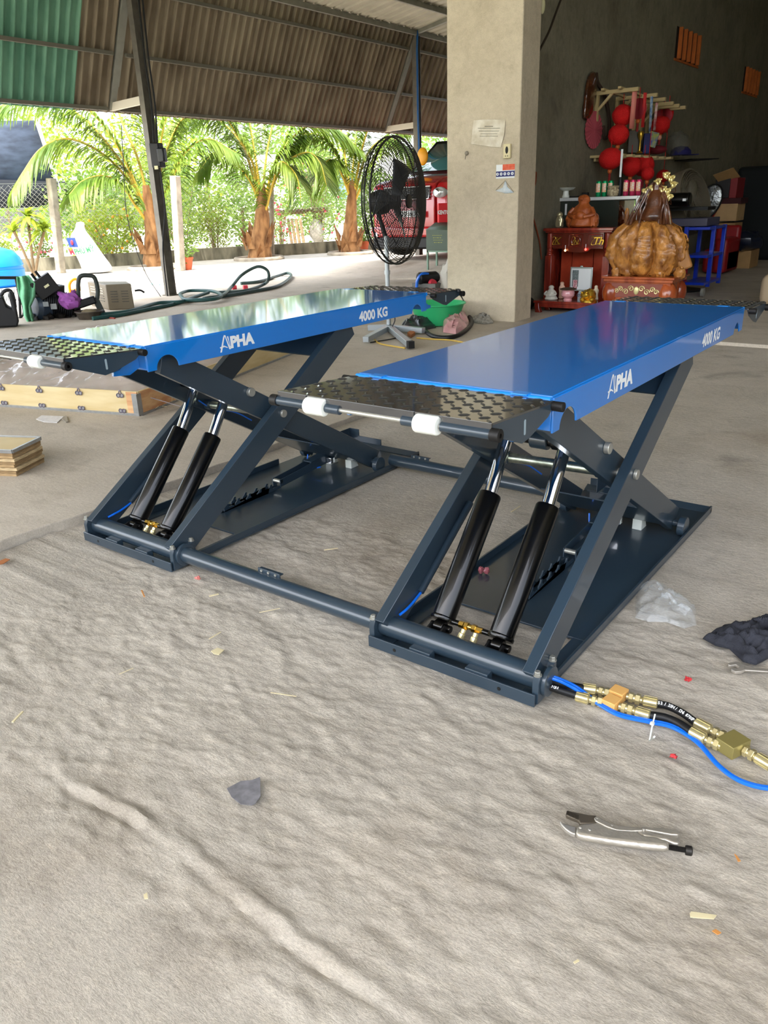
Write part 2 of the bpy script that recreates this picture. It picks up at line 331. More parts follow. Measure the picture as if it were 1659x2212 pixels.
# ================================================================ scissor lift
def make_lift(label):
    T=thing('scissor_lift',label,'car lift',(.3,.85,0))
    L=1.78; Ht=.879
    # platform: flat deck, folded skirts with half-round notches, end plates
    pf=MB().box(.004,.596,.0,L,Ht-.008,Ht)
    def arc(cy,z0,r,n=12): return [(cy-r*math.cos(PI*k/n),z0+r*.95*math.sin(PI*k/n)) for k in range(n+1)]
    prof=[(0,Ht-.004),(0,Ht-.093)]+arc(.090,Ht-.093,.050)+arc(1.695,Ht-.093,.044)+[(L,Ht-.093),(L,Ht-.004)]
    pf.px(prof,.594,.600); pf.px(prof,0,.006)
    pf.box(.006,.594,0,.006,Ht-.088,Ht-.008).box(.006,.594,L-.006,L,Ht-.088,Ht-.008)
    P=pf.build('platform',M_blue,T,bevel=.002)
    for y in (-.008,L+.008): MB().cyl((.002,y,Ht-.009),(.597,y,Ht-.009),.0085,14).build('edge_tube',mat('blue_paint_edge','1088E4',.3,coat=.6),P)
    for y,s in ((-.02,-1),(L+.02,1)):
        for x in (.075,.515):
            MB().box(x-.022,x+.022,min(y,y-s*.03),max(y,y-s*.03),Ht-.003,Ht+.001).build('hinge_tab',mat('blue_paint_edge','1088E4',.3,coat=.6),P,bevel=.001)
        for x in (.05,.548):
            hk=[(y-s*.02,Ht-.02),(y-s*.02,Ht-.080),(y+s*.025,Ht-.099),(y+s*.092,Ht-.092),(y+s*.090,Ht-.078),(y+s*.065,Ht-.074),(y+s*.045,Ht-.060),(y+s*.035,Ht-.03)]
            MB().px(hk,x-.006,x+.006).build('stop_hook',M_blue,P,bevel=.001)
    # lettering on both skirts: maker's word with a built-up first letter, capacity
    for side in (1,):
        X=.6004
        def put(poly,mb): mb.add([(X,p[0],p[1]) for p in poly],[tuple(range(len(poly)))])
        wd=MB(); y0,z0,h=.356,.812,.047
        def q(a,b): return (y0+a*h,z0+b*h)
        put([q(-.28,-.25),q(-.10,-.25),q(.36,.95),q(.42,1.0),q(.32,1.12),q(.20,.95)],wd)
        put([q(-.28,.18),q(.20,.26),q(.55,.1),q(.60,.0),q(.24,.14),q(-.22,.08)],wd)
        put([q(.36,1.08),q(.46,1.08),q(.84,-.02),q(.95,-.06),q(.9,-.14),q(.74,-.12)],wd)
        put([q(.62,.95),q(.76,.95),q(.80,.1),q(1.05,.1),q(1.0,-.08),q(.92,-.08)],wd)
        wd.build('maker_word',M_white,P,smooth=False)
        t=text_mb('PHA',.043,(X,.399,.811),(0,1,0),(0,0,1),bold=.055,sx=1.1,shear=.0); t.build('maker_word',M_white,P,smooth=False)
        t=text_mb('4000 KG',.044,(X,1.214,.805),(0,1,0),(0,0,1),bold=.04,sx=1.0); t.build('capacity_word',M_white,P,smooth=False)
    # hinged ramp flaps with diamond tread
    def flap(y0,s,ln,z0,z1,x0=.0,x1=.612):
        yy=lambda a:y0+s*a*ln; zz=lambda a:z0+(z1-z0)*a
        n=Vector((0,-(z1-z0)*s,ln)).normalized(); dvec=Vector((0,s*ln,z1-z0)).normalized()
        f=MB(); f.beam(((x0+x1)/2,yy(0),zz(0)),((x0+x1)/2,yy(1),zz(1)),x1-x0,.005,up=(0,0,1))
        nx,ny=12,6
        for i in range(nx):
            for j in range(ny):
                for k in (0,1):
                    px_=x0+(i+.25+.5*k)/nx*(x1-x0); a=(j+.28+.5*k)/ny
                    if px_>x1-.01 or a>.97: continue
                    c=Vector((px_,yy(a),zz(a)))+n*.0028; an=.72 if k else -.72
                    e=Vector((math.cos(an),0,0))+dvec*math.sin(an); g=n.cross(e)
                    vs=[c-e*.0145,c-e*.006-g*.0040,c+e*.006-g*.0040,c+e*.0145,c+e*.006+g*.0040,c-e*.006+g*.0040,c-e*.007+n*.0028,c+e*.007+n*.0028]
                    f.add(vs,[(0,1,6),(1,2,7,6),(2,3,7),(3,4,7),(4,5,6,7),(5,0,6)])
        # rolled front lip with cut-outs for the rollers
        for a,b in ((0,.155),(.262,.68),(.80,1.0)):
            f.beam((x0+(x1-x0)*a,yy(1.0),zz(1)-.008),(x0+(x1-x0)*b,yy(1.0),zz(1)-.008),.006,.020,up=(0,0,1))
        F=f.build('ramp_flap',M_tread,T,smooth=False)
        side=[(yy(-.02),zz(0)-.002),(yy(1.0),zz(1)-.002),(yy(.98),zz(1)-.028),(yy(.53),zz(.5)-.070),(yy(.42),zz(.4)-.064),(yy(.1),zz(0)-.030)]
        for x in (x0,x1-.006):
            MB().px(side,x,x+.006).build('side_plate',M_navy,F,bevel=.001)
            MB().px([(yy(.50)+.004*math.cos(t),zz(.5)-.034+(.014 if math.sin(t)>0 else -.014)+.004*math.sin(t)) for t in np.linspace(0,2*PI,13)[:-1]],x-.0008 if x==x0 else x+.0055,x+.0068).build('slot',mat('slot_pale','8FA0A8',.4),F)
        for a,b in ((-.03,.155),(.262,.33),(.63,.69),(.80,1.0)):
            MB().cyl((x0+(x1-x0)*a,yy(1)+s*.002,zz(1)-.021),(x0+(x1-x0)*b,yy(1)+s*.002,zz(1)-.021),.0115,14).build('sleeve',M_navy,F)
        MB().cyl((x0-.02,yy(1)+s*.002,zz(1)-.021),(x1+.022,yy(1)+s*.002,zz(1)-.021),.0055,12).build('axle',M_zinc,F)
        for a in (.209,.74):
            MB().cyl((x0+(x1-x0)*a-.030,yy(1)+s*.003,zz(1)-.021),(x0+(x1-x0)*a+.030,yy(1)+s*.003,zz(1)-.021),.0215,24).build('roller',M_nylon,F,bevel=.004)
        for x,d in ((x0,-1),(x1,1)):
            MB().cyl((x,yy(1)+s*.002,zz(1)-.021),(x+d*.022,yy(1)+s*.002,zz(1)-.021),.0145,18).build('end_cap',M_mblack,F,bevel=.001)
            MB().cyl((x,yy(.03),zz(0)-.008),(x+d*.028,yy(.03),zz(0)-.008),.012,18).build('hinge_pin',M_mblack,F,bevel=.001)
    flap(-.022,-1,.300,.872,.888); flap(L+.02,1,.300,.868,.862)
    # base: sole plate with opening, side rails, front channel
    b=MB().box(.015,.595,.37,1.70,.002,.010)
    b.box(.015,.023,.0,1.18,.01,.04).box(.587,.595,.0,1.70,.01,.034).box(.015,.075,.0,.37,.002,.010).box(.535,.595,.0,.37,.002,.010)
    b.px([(1.694,.01),(1.70,.01),(1.70,.03),(1.66,.012)],.015,.595)
    base=b.build('base_plate',M_navy,T,bevel=.0015)
    fr=MB().px([(-.024,.002),(-.018,.002),(-.018,.040),(-.024,.040)],.012,.597).box(.012,.597,-.024,.075,.0,.005)
    fp=fr.build('front_channel',M_navy,T,bevel=.0015)
    for x in (.115,.485): MB().cyl((x,-.0246,.02),(x,-.017,.02),.006,14).build('hole',M_mblack,fp)
    for x in (.205,.405): MB().box(x-.038,x+.038,-.018,.012,.012,.046).build('spacer_block',M_navy,fp,bevel=.002)
    ct=MB().cyl((.03,.042,.056),(.575,.042,.056),.035,32).build('cross_tube',M_navy,T)
    for x in (.018,.592):
        cl=[(-.012,.005),(-.012,.070),(-.004,.092),(.004,.092),(.018,.078),(.070,.078),(.086,.092),(.100,.092),(.104,.005)]
        c=MB().px(cl,x-.010,x+.010).build('clamp_plate',M_navy,T,bevel=.0015)
        for y in (-.001,.092):
            bb=MB().lathe([(.0125,0),(.0125,.003)],(x,y,.092),18).lathe([(.009,.003),(.009,.012),(.0075,.0135)],(x,y,.092),6)
            bb.build('bolt',M_zinc,c)
    MB().lathe([(.045,0),(.045,.012),(.038,.014)],(.602,.042,.056),28,(1,0,0)).build('collar',M_navy,T,bevel=.001)
    # arms: outer pair A leans away, inner pair B leans back
    def bar(p,q,w,x0,x1,name,ext=.02,cut=True):
        a=Vector((0,*p)); c=Vector((0,*q)); d=(c-a).normalized(); n=Vector((0,-d.z,d.y)); a-=d*ext; c+=d*ext
        P4=[a-n*w/2,a+n*w/2,c+n*w/2,c-n*w/2]
        P4=[P4[0]+d*.02,P4[1]+d*.0,P4[2],P4[3]-d*.02] if cut else P4
        return MB().px([(v.y,v.z) for v in P4],x0,x1).build(name,M_navy,T,bevel=.002)
    A0,A1=(.035,.062),(1.165,.792); B0,B1=(.125,.800),(1.385,.068)
    arms=[bar(A0,A1,.105,x,x+.036,'scissor_arm') for x in (.028,.548)]
    barm=[bar(B0,B1,.100,x,x+.030,'scissor_arm') for x in (.076,.500)]
    pv=(.672,.470)
    for x,a,sg in ((.584,arms[1],1),(.028,arms[0],-1)):
        MB().cyl((x,pv[0],pv[1]+.012),(x+sg*.012,pv[0],pv[1]+.012),.017,22).build('pivot_pin',M_zinc,a,bevel=.002)
    for x,a,sg in ((.530,barm[1],1),(.076,barm[0],-1)):
        MB().cyl((x,.54,.598),(x+sg*.018,.54,.598),.019,22).build('pivot_pin',M_zinc,a,bevel=.002)
    MB().cyl((.53,pv[0],pv[1]+.005),(.548,pv[0],pv[1]+.005),.019,20).build('spacer_sleeve',M_zinc,barm[1])
    MB().cyl((.135,.66,.468),(.465,.66,.478),.0175,24).build('pivot_shaft',mat('galvanised','B9C2B4',.35,1,var=.2,vs=60),T)
    MB().cyl((.104,.66,.468),(.14,.66,.468),.024,24).cyl((.462,.66,.478),(.50,.66,.478),.024,24).build('shaft_collar',M_navy,T,bevel=.002)
    # gusset plate between outer arms under the deck
    d=Vector((0,A1[0]-A0[0],A1[1]-A0[1])).normalized(); n=Vector((0,-d.z,d.y))
    c0=Vector((.306,.985,.675)); MB().beam(c0-d*.03+n*.030,c0+d*.14+n*.030,.485,.006,up=tuple(n)).build('gusset_plate',M_navy,T)
    # tie plate between inner arms above the cylinders
    dB=Vector((0,B1[0]-B0[0],B1[1]-B0[1])).normalized(); nB=Vector((0,-dB.z,dB.y))
    if nB.z<0: nB=-nB
    c0=Vector((.303,.20,.757)); MB().beam(c0+nB*.03,c0+dB*.13+nB*.03,.396,.006,up=tuple(nB)).build('tie_plate',M_navy,T)
    c0=Vector((.303,.86,.372)); MB().beam(c0-nB*.046+dB*.18,c0-nB*.046+dB*.50,.396,.005,up=tuple(nB)).build('tie_plate',M_navy,T)
    MB().cyl((.106,1.36,.068),(.50,1.36,.068),.026,22).build('roller_shaft',M_navy,T)
    MB().cyl((.530,1.36,.060),(.556,1.36,.060),.014,16).cyl((.556,1.36,.052),(.584,1.36,.052),.040,28).build('track_roller',M_navy,T,bevel=.002)
    MB().cyl((.045,1.36,.052),(.074,1.36,.052),.038,28).build('track_roller',M_navy,T,bevel=.002)
    # upper shaft for the cylinders
    MB().cyl((.106,.535,.592),(.50,.535,.592),.018,20).build('upper_shaft',M_black,T)
    MB().cyl((.285,.535,.592),(.345,.535,.592),.030,26).build('shaft_collar',M_navy,T,bevel=.003)
    # hydraulic cylinders
    for x in (.196,.404):
        a=Vector((x,.137,.090)); e=Vector((x,.422,.416)); t=Vector((x,.530,.586)); dd=(e-a).normalized()
        cy=MB(); cy.lathe([(.030,-.012),(.036,-.008),(.0385,0),(.0385,(e-a).length-.006),(.036,(e-a).length),(.024,(e-a).length+.001)],a,36,dd)
        cb=cy.build('cylinder_barrel',M_black,T)
        MB().cyl(e-dd*.01,t-dd*.01,.0215,30).build('piston_rod',M_chrome,cb)
        MB().lathe([(.040,-.014),(.042,-.010),(.042,-.004),(.039,0)],a,30,dd).build('barrel_foot',M_black,cb)
        MB().cyl((x-.017,a.y-.022,a.z-.026),(x+.017,a.y-.022,a.z-.026),.021,22).build('foot_eye',M_black,cb,bevel=.002)
        MB().cyl((x-.034,a.y-.022,a.z-.026),(x+.040,a.y-.022,a.z-.026),.012,18).build('foot_pin',M_black,cb,bevel=.001)
        for q in (-.026,.022): MB().px([(.075,.05),(.078,.075),(.10,.082),(.118,.07),(.128,.045),(.115,.03),(.07,.03)],x+q,x+q+.006).build('clevis_plate',M_mblack,cb,bevel=.001)
        MB().lathe([(.0255,-.02),(.0255,.02)],(x-.024,.535,.592),24,(1,0,0)).lathe([(.024,0),(.024,.048)],(x-.024,.535,.592),24,(1,0,0)).build('rod_eye',M_black,cb,bevel=.002)
    # oil fittings between the cylinder feet
    MB().cyl((.232,.128,.088),(.262,.128,.088),.009,12).build('port_stub',M_black,T); MB().cyl((.342,.128,.088),(.368,.128,.088),.009,12).build('port_stub',M_black,T)
    f=MB().lathe([(.011,0),(.011,.016)],(.260,.128,.088),6,(1,0,0)).lathe([(.0125,0),(.0125,.012)],(.280,.128,.088),6,(1,0,0)).lathe([(.009,0),(.009,.012)],(.293,.128,.088),12,(1,0,0)).lathe([(.0125,0),(.0125,.014)],(.306,.128,.088),6,(1,0,0)).lathe([(.010,0),(.010,.024)],(.320,.128,.088),6,(1,0,0))
    f.build('brass_union',mat('brass_fit','D0B060',.22,1),T)
    for x,dx in ((.283,-.012),(.326,-.006)):
        f=MB().lathe([(.008,0),(.008,.012),(.0115,.014),(.0115,.044),(.009,.046)],(x,.118,.080),10,(dx*8,-.35,-.55)); f.build('hose_ferrule',M_brass,T)
        p0=Vector((x,.118,.080)); dv=Vector((dx*8,-.35,-.55)).normalized(); MB().tube(bez([p0+dv*.045,p0+dv*.06,p0+dv*.075+Vector((.0,0,.004)),(x+dx,.078,.038)],5),.008,10).build('oil_hose',M_rubber,T)
    # locking rack (saw teeth) and pawl channel
    for x in (.272,.300):
        tp=[(.50,.012)]
        for k in range(5):
            y=.52+k*.072; tp+=[(y,.012),(y,.030),(y+.012,.038),(y+.020,.050),(y+.033,.048),(y+.027,.036),(y+.036,.026),(y+.058,.026)]
        tp+=[(.90,.026),(.90,.012)]
        MB().px(tp,x,x+.006).build('locking_rack',M_navy,T,bevel=.001)
    pw=MB()
    for x in (.262,.312): pw.px([(.885,.022),(.885,.060),(1.05,.074),(1.26,.102),(1.345,.102),(1.345,.05),(1.26,.05)],x,x+.005)
    pw.beam((.29,1.12,.085),(.29,1.345,.105),.05,.005); PW=pw.build('locking_pawl',M_navy,T,bevel=.001)
    MB().cyl((.262,.895,.048),(.317,.895,.048),.010,14).build('pawl_pin',M_zinc,PW)
    MB().box(.318,.352,1.235,1.268,.050,.082).build('limit_switch',M_chrome,T,bevel=.003)
    for x in (.255,.395): 
        MB().px([(1.322,.01),(1.322,.056),(1.362,.056),(1.385,.01)],x-.020,x+.020).build('stop_block',M_nylon,T,bevel=.002)
    MB().tube(bez([(.24,1.18,.10),(.255,1.16,.06),(.29,1.155,.04),(.335,1.17,.05)],8),.0035,8).build('air_line',M_bluehose,T)
    MB().tube(bez([(.12,.60,.50),(.13,.66,.455),(.14,.80,.40),(.16,.88,.345)],8),.0032,8).build('air_line',M_bluehose,T)
    MB().tube(bez([(.068,.20,.115),(.072,.14,.10),(.075,.10,.095),(.07,.07,.088)],6),.0045,8).build('air_line',M_bluehose,T)
    MB().tube([(.070,.19,.118),(.074,.50,.335)],.0125,12).build('air_line_conduit',M_navy,T)
    # rear bracket
    MB().px([(1.698,.01),(1.704,.01),(1.704,.062),(1.698,.062)],.03,.33).box(.03,.33,1.66,1.70,.010,.014).build('rear_bracket',M_navy,T,bevel=.001)
    MB().box(.10,.104,1.60,1.70,.03,.10).box(.10,.17,1.70,1.704,.06,.10).build('cable_guide',M_navy,T,bevel=.001)
    return T
R_lift=make_lift('blue platform scissor lift on the right, nearest the camera, hoses at its foot')
DX=-1.5637
L_lift=dup(R_lift,(DX,0,0),'blue platform scissor lift on the left beside the plywood crate, yellow reflections on its deck')
def link_pipe(y,z,x0,x1,r,lab,plates):
    T=thing('link_pipe',lab,'pipe',((x0+x1)/2,y,0),'pipes joining the two lifts')
    MB().cyl((x0,y,z),(x1,y,z),r,30).build('pipe',M_navy,T)
    for x in plates:
        c=MB().box(x-.055,x+.055,y+.010,y+.014,z+r-.004,z+r+.014).box(x-.055,x+.055,y+.014,y+.030,z+r+.006,z+r+.010)
        c=c.build('cable_clip',M_navy,T,bevel=.001)
        for k in (-.035,0,.035): MB().lathe([(.005,0),(.005,.004)],(x+k,y+.010,z+r+.006),8,(0,-1,0)).build('rivet',M_zinc,c)
    return T
link_pipe(.042,.056,-.948,.006,.031,'thick slate pipe joining the front feet of the two lifts',(-.50,))
link_pipe(1.45,.055,-.975,.006,.030,'thick slate pipe joining the rear ends of the two lifts',(-.80,-.14))
# ================================================================ the yard and what stands outside
def D(u,v,P,off=0):
    d=ray(u,v); return CAM+d*((math.hypot(P[0]-CX,P[1]-CY)+off)/math.hypot(d.x,d.y))
M_kerb=mat('mossy_kerb','A39C86',.85,0,col2='3E3C30',vs=3.2,stretch=(1,1,.35),bump=.4)
path=[(-20.5,2),(-17.9,9.1),(-15.85,13.6),(-14.0,17.4),(-9.5,23)]
mb=MB()
for a,b in zip(path,path[1:]): mb.beam((*a,.15),(*b,.15),.16,.32)
struct(mb,'kerb_wall',M_kerb)
struct(MB().box(-60,-21.5,-20,60,-.05,.02),'far_ground',mat('pale_ground','D8D2BC',.9))
# chain link fence panels between posts
M_wire=mat('galv_wire','B9BBB4',.45,.6)
M_cpost=mat('concrete_post','9A9080',.9,0,var=.3,vs=5,bump=.3)
fp=[]
for a,b in zip(path,path[1:]):
    n=max(1,round(math.dist(a,b)/2.4))
    for k in range(n): fp.append((a[0]+(b[0]-a[0])*k/n,a[1]+(b[1]-a[1])*k/n))
fp.append(path[-1])
for i in range(len(fp)-1):
    a,b=Vector((*fp[i],0)),Vector((*fp[i+1],0)); Ln=(b-a).length; e=(b-a)/Ln; nn=Vector((-e.y,e.x,0))
    if a.y<6.0: continue
    mb=MB(); ps=.11; nz=int(1.7/ps); nxx=int(Ln/ps)
    for s in range(-nz,nxx,1):
        for sg in (1,-1):
            pts=[]
            t0=max(0,-s) if sg==1 else 0
            # straight diagonal wires clipped to the panel
            x0=s*ps; 
            lo=max(0,-x0); hi=min(nz*ps,Ln-x0)
            if hi-lo<.05: continue
            p=a+e*(x0+lo); q=a+e*(x0+hi); z0,z1=(.34+lo,.34+hi) if sg==1 else (.34+nz*ps-lo,.34+nz*ps-hi)
            p=Vector((p.x,p.y,z0)); q=Vector((q.x,q.y,z1)); mb.tube([p+nn*.004*sg,q+nn*.004*sg],.0035,3,caps=False)
    for z in (.36,1.25,2.02): mb.tube([a+Vector((0,0,z)),b+Vector((0,0,z))],.004,4)
    mb.build('chain_link_panel',M_wire,label='wire mesh fence panel on the kerb, number '+('one','two','three','four','five','six','seven','eight','nine','ten','eleven','twelve','thirteen','fourteen','fifteen')[i]+' from the left',cat='fence',group='chain link fence panels along the kerb',smooth=False)
def cpost(u,vb,vt,w,lab,z=0,lean=0,grp=None):
    P=G(u,vb,z); t=PV(u+lean,vt,P)
    MB().beam(P,(t.x,t.y,t.z),w,w*.8,up=(0,1,0)).build('concrete_post',M_cpost,bevel=.02,label=lab,cat='post')
cpost(132,590,385,.20,'leaning weathered concrete post behind the white sack, left end of the yard',lean=-22)
cpost(390,585,380,.20,'weathered concrete fence post just right of the steel post with the box',lean=-12)
cpost(588,556,400,.12,'concrete fence post half hidden behind the middle palm',lean=-2)
# ---- greenery
M_leafy=mat('leaf_yellow','98A62C',.5,0,col2='6A8420',vs=2)
M_leafg=mat('leaf_green','557A2A',.5,0,col2='869E44',vs=1.5)
M_leafd=mat('leaf_dark','4E7A2E',.5,0,col2='86A844',vs=1.5)
M_palm=mat('palm_leaf','8A9C3A',.42,0,col2='4E7026',vs=1.2)
M_rach=mat('palm_rib','C8A83C',.5)
M_trunk=mat('palm_trunk','B08254',.9,0,col2='6E4A2C',vs=7,stretch=(1,1,.4),bump=.8)
for mm in (M_leafy,M_leafg,M_leafd,M_palm):
    b=mm.node_tree.nodes['Principled BSDF']; tr=mm.node_tree.nodes.new('ShaderNodeBsdfTranslucent'); mx=mm.node_tree.nodes.new('ShaderNodeMixShader'); mx.inputs[0].default_value=.42
    cs=b.inputs['Base Color'].links[0].from_socket; L=mm.node_tree.links; L.new(cs,tr.inputs[0]); out=mm.node_tree.nodes['Material Output']
    L.new(b.outputs[0],mx.inputs[1]); L.new(tr.outputs[0],mx.inputs[2]); L.new(mx.outputs[0],out.inputs['Surface'])
def leaves(c,r,n,s,seed,flat=.6,mbx=None,asp=2.0):
    rn=random.Random(seed); mb=mbx or MB(); c=Vector(c)
    for i in range(n):
        while 1:
            p=Vector((rn.uniform(-1,1),rn.uniform(-1,1),rn.uniform(-1,1)))
            if .25<p.length<1: break
        q=1+.35*noise.noise(p*2+Vector((seed,0,0))); p=Vector((p.x*r[0],p.y*r[1],p.z*r[2]))*q+c
        if p.z<.03: p.z=.03
        d=Vector((rn.gauss(0,1),rn.gauss(0,1),rn.gauss(0,.7))).normalized(); e=d.cross(Vector((rn.gauss(0,1),rn.gauss(0,1),rn.gauss(0,1)))).normalized(); ss=s*rn.uniform(.6,1.3)
        mb.add([p,p+d*ss*.5+e*ss*.5/asp*1.0,p+d*ss,p+d*ss*.5-e*ss*.5/asp],[(0,1,2,3)])
    return mb
def shrub(u,vb,vt,wpx,lab,m,n=1600,s=.09,off=0,cat='shrub',dep=.6,P=None,fl=None,name='leafy_shrub',stems=6,seed=None,grp=None):
    P=P or D(u,vb,G(u,vb,0) if off==0 else G(u,vb,0),0); top=PV(u,vt,P).z; sc=math.hypot(P.x-CX,P.y-CY)/FPX
    w=wpx*sc/2; h=(top)/2; T=thing(name,lab,cat,(P.x,P.y,0),grp); seed=seed or int(u)
    leaves((P.x,P.y,h*1.08),(w*.85,w*.85*dep/.6 if dep<.6 else w*.85,h*.95),n,s,seed).build('foliage',m,T,smooth=False)
    mb=MB(); rn=random.Random(seed)
    for k in range(stems):
        a=rn.uniform(0,2*PI); q=(P.x+math.cos(a)*w*.5,P.y+math.sin(a)*w*.5,h*1.4); mb.tube(bez([(P.x+math.cos(a)*.1*w,P.y+math.sin(a)*.1*w,0),(P.x+math.cos(a)*w*.3,P.y+math.sin(a)*w*.25,h*.7),q],3),.014,5)
    mb.build('stem',mat('bark','7A6448',.9,var=.2),T)
    if fl:
        mb=MB()
        for k in range(fl[1]):
            p=Vector((rn.gauss(0,.5)*w,rn.gauss(0,.5)*w,rn.uniform(-.8,.9)*h)); mb.ell(p+Vector((P.x,P.y,h)),.035,6)
        mb.build('flowers',fl[0],T)
    return T
M_pinkfl=mat('pink_flower','E0405C',.6); M_yelfl=mat('orange_flower','F0A020',.6)
shrub(245,572,440,170,'bright yellow-green flowering shrub between the white sack and the first palm',M_leafy,2600,.09,fl=(M_yelfl,30))
shrub(455,560,330,170,'tall vine covered bush filling the fence between first and middle palm',M_leafg,4200,.09,P=Vector((-17.3,13.6,0)))
shrub(500,556,430,70,'low yellow-green shrub at the left of the middle palm',M_leafy,1200,.08,P=Vector((-16.2,13.9,0)))
shrub(665,548,290,95,'slender tree with pale green leaves behind the small tin shelter',M_leafg,1700,.10,P=Vector((-16.8,19.0,0)),fl=(M_pinkfl,24))
shrub(615,540,430,60,'pink flowered bush beside the middle palm trunk',M_leafg,700,.08,P=Vector((-16.2,16.5,0)),fl=(M_pinkfl,40))
shrub(150,560,470,60,'small red flowered bush behind the leaning concrete post',M_leafd,800,.08,P=Vector((-18.3,9.8,0)),fl=(M_pinkfl,26))
shrub(60,575,500,150,'low pale flowering hedge at the left edge behind the blue tank',M_leafy,1800,.09,P=Vector((-18.8,8.6,0)),fl=(M_pinkfl,30))
shrub(80,420,150,320,'distant green tree crown behind the dark shade net',M_leafg,3500,.22,P=Vector((-31,16,0)),name='distant_tree',cat='tree')
shrub(330,430,190,260,'distant light green tree behind the first palm crown',M_leafy,3500,.20,P=Vector((-27,21,0)),name='distant_tree',cat='tree')
shrub(480,430,240,230,'distant light green tree behind the middle palm crown',M_leafg,3500,.20,P=Vector((-25,25,0)),name='distant_tree',cat='tree')
shrub(835,430,255,200,'distant pale tree seen through the standing fan',M_leafg,2600,.20,P=Vector((-19,31,0)),name='distant_tree',cat='tree')
for i,(x,y_,h,w,m_) in enumerate(((-19.6,12.5,2.6,2.2,M_leafg),(-19.4,15.2,3.4,2.2,M_leafy),(-18.9,17.6,2.6,2.0,M_leafg),(-18.2,20.4,3.6,2.0,M_leafd),(-17.2,22.6,2.4,1.8,M_leafg),(-22.5,14,4.4,2.6,M_leafy),(-21.5,18.5,4.6,2.6,M_leafg),(-20.5,23.2,4.4,2.6,M_leafy),(-15.4,24.5,3.6,2.0,M_leafd))):
    T=thing('garden_bush',('broad bush','yellow-green tall bush','rounded bush','dark green tall bush','low wide bush','big yellow-green tree','big mid-green tree','tall yellowish tree','dark green bush')[i]+(' behind the fence left of the first palm',' behind the fence between first and second palm',' behind the fence just left of the middle palm',' behind the fence right of the middle palm',' behind the fence left of the right palm',' far behind the first palm',' far behind the middle palm',' far behind the tin shelter',' behind the right palm beside the fan')[i],'bush',(x,y_,0),'bushes beyond the fence')
    leaves((x,y_,h*.52),(w*.62,w*.62,h*.52),2600,.15,40+i).build('foliage',m_,T,smooth=False); MB().tube([(x,y_,0),(x,y_,h*.5)],.06,6).build('stem',mat('bark','7A6448',.9,var=.2),T)
# dracaena: strap leaves on branching stems
T=thing('dracaena_plant','strap leaved bright green plant above the blue tank at the left edge','plant',(G(75,600).x,G(75,600).y,0)); P=Vector(T.location)
mb=MB(); stm=MB(); rn=random.Random(5)
for (u,v,k) in ((60,470,34),(95,500,26),(30,500,22)):
    c=D(u,v,P); stm.tube(bez([(P.x,P.y,0),(P+(c-P)*.5+Vector((0,0,.05))),c],4),.03,8)
    for i in range(k):
        a=rn.uniform(0,2*PI); el=rn.uniform(-.2,1.3); d=Vector((math.cos(a)*math.cos(el),math.sin(a)*math.cos(el),math.sin(el))); ln=rn.uniform(.4,.62); sd=d.cross(Vector((0,0,1))).normalized()
        pts=[c+d*ln*t-Vector((0,0,.35*t*t*ln*1.6)) for t in (0,.3,.6,.85,1)]; wd=[.02,.045,.045,.03,.002]
        vs=[p+sd*w for p,w in zip(pts,wd)]+[p-sd*w for p,w in zip(pts,wd)]; mb.add(vs,[(j,j+1,j+6,j+5) for j in range(4)])
mb.build('leaf_rosettes',M_leafy,T); stm.build('stem',mat('bark','7A6448',.9,var=.2),T)
# palms
def frond(T,P,pxs,seed,lw=.52,n=92,offs=(0,0),wilt=.75):
    rn=random.Random(seed); k=len(pxs)
    c=bez([D(u,v,P,offs[0]+(offs[1]-offs[0])*i/(k-1)) for i,(u,v) in enumerate(pxs)],10); m=len(c)
    F=MB().tube(c,[.034*(1-.86*i/(m-1))+.004 for i in range(m)],7).build('frond',M_rach,T)
    mb=MB()
    for i in range(n):
        t=.16+.84*i/(n-1); x=t*(m-1); j=min(int(x),m-2); p=c[j].lerp(c[j+1],x-j); d=(c[j+1]-c[j]).normalized()
        sd=d.cross(Vector((0,0,1))); sd=sd.normalized() if sd.length>.1 else Vector((.8,.6,0)); 
        L_=lw*1.85*math.sin(PI*min(1,(t*.80+.12)))**.6
        for sg in (-1,1):
            dr=(sd*sg*.85+d*.55+Vector((0,0,-.18+rn.uniform(-.22,.2)))).normalized(); wv=dr.cross(Vector((0,0,1))).normalized() if abs(dr.z)<.95 else d
            g=Vector((0,0,-1)); ll=L_*rn.uniform(.85,1.1); w=.024
            pts=[p,p+dr*ll*.35+g*.04*ll,p+dr*ll*.7+g*.22*wilt*ll,p+dr*ll*.95+g*.50*wilt*ll]
            vs=[]
            for q,ww in zip(pts,(.5,1,.8,.1)): vs+=[q+wv*w*ww+Vector((0,0,.004)),q-wv*w*ww+Vector((0,0,.004))]
            mb.add(vs,[(2*a,2*a+1,2*a+3,2*a+2) for a in range(3)])
    mb.build('leaflets',M_palm,F,smooth=False)
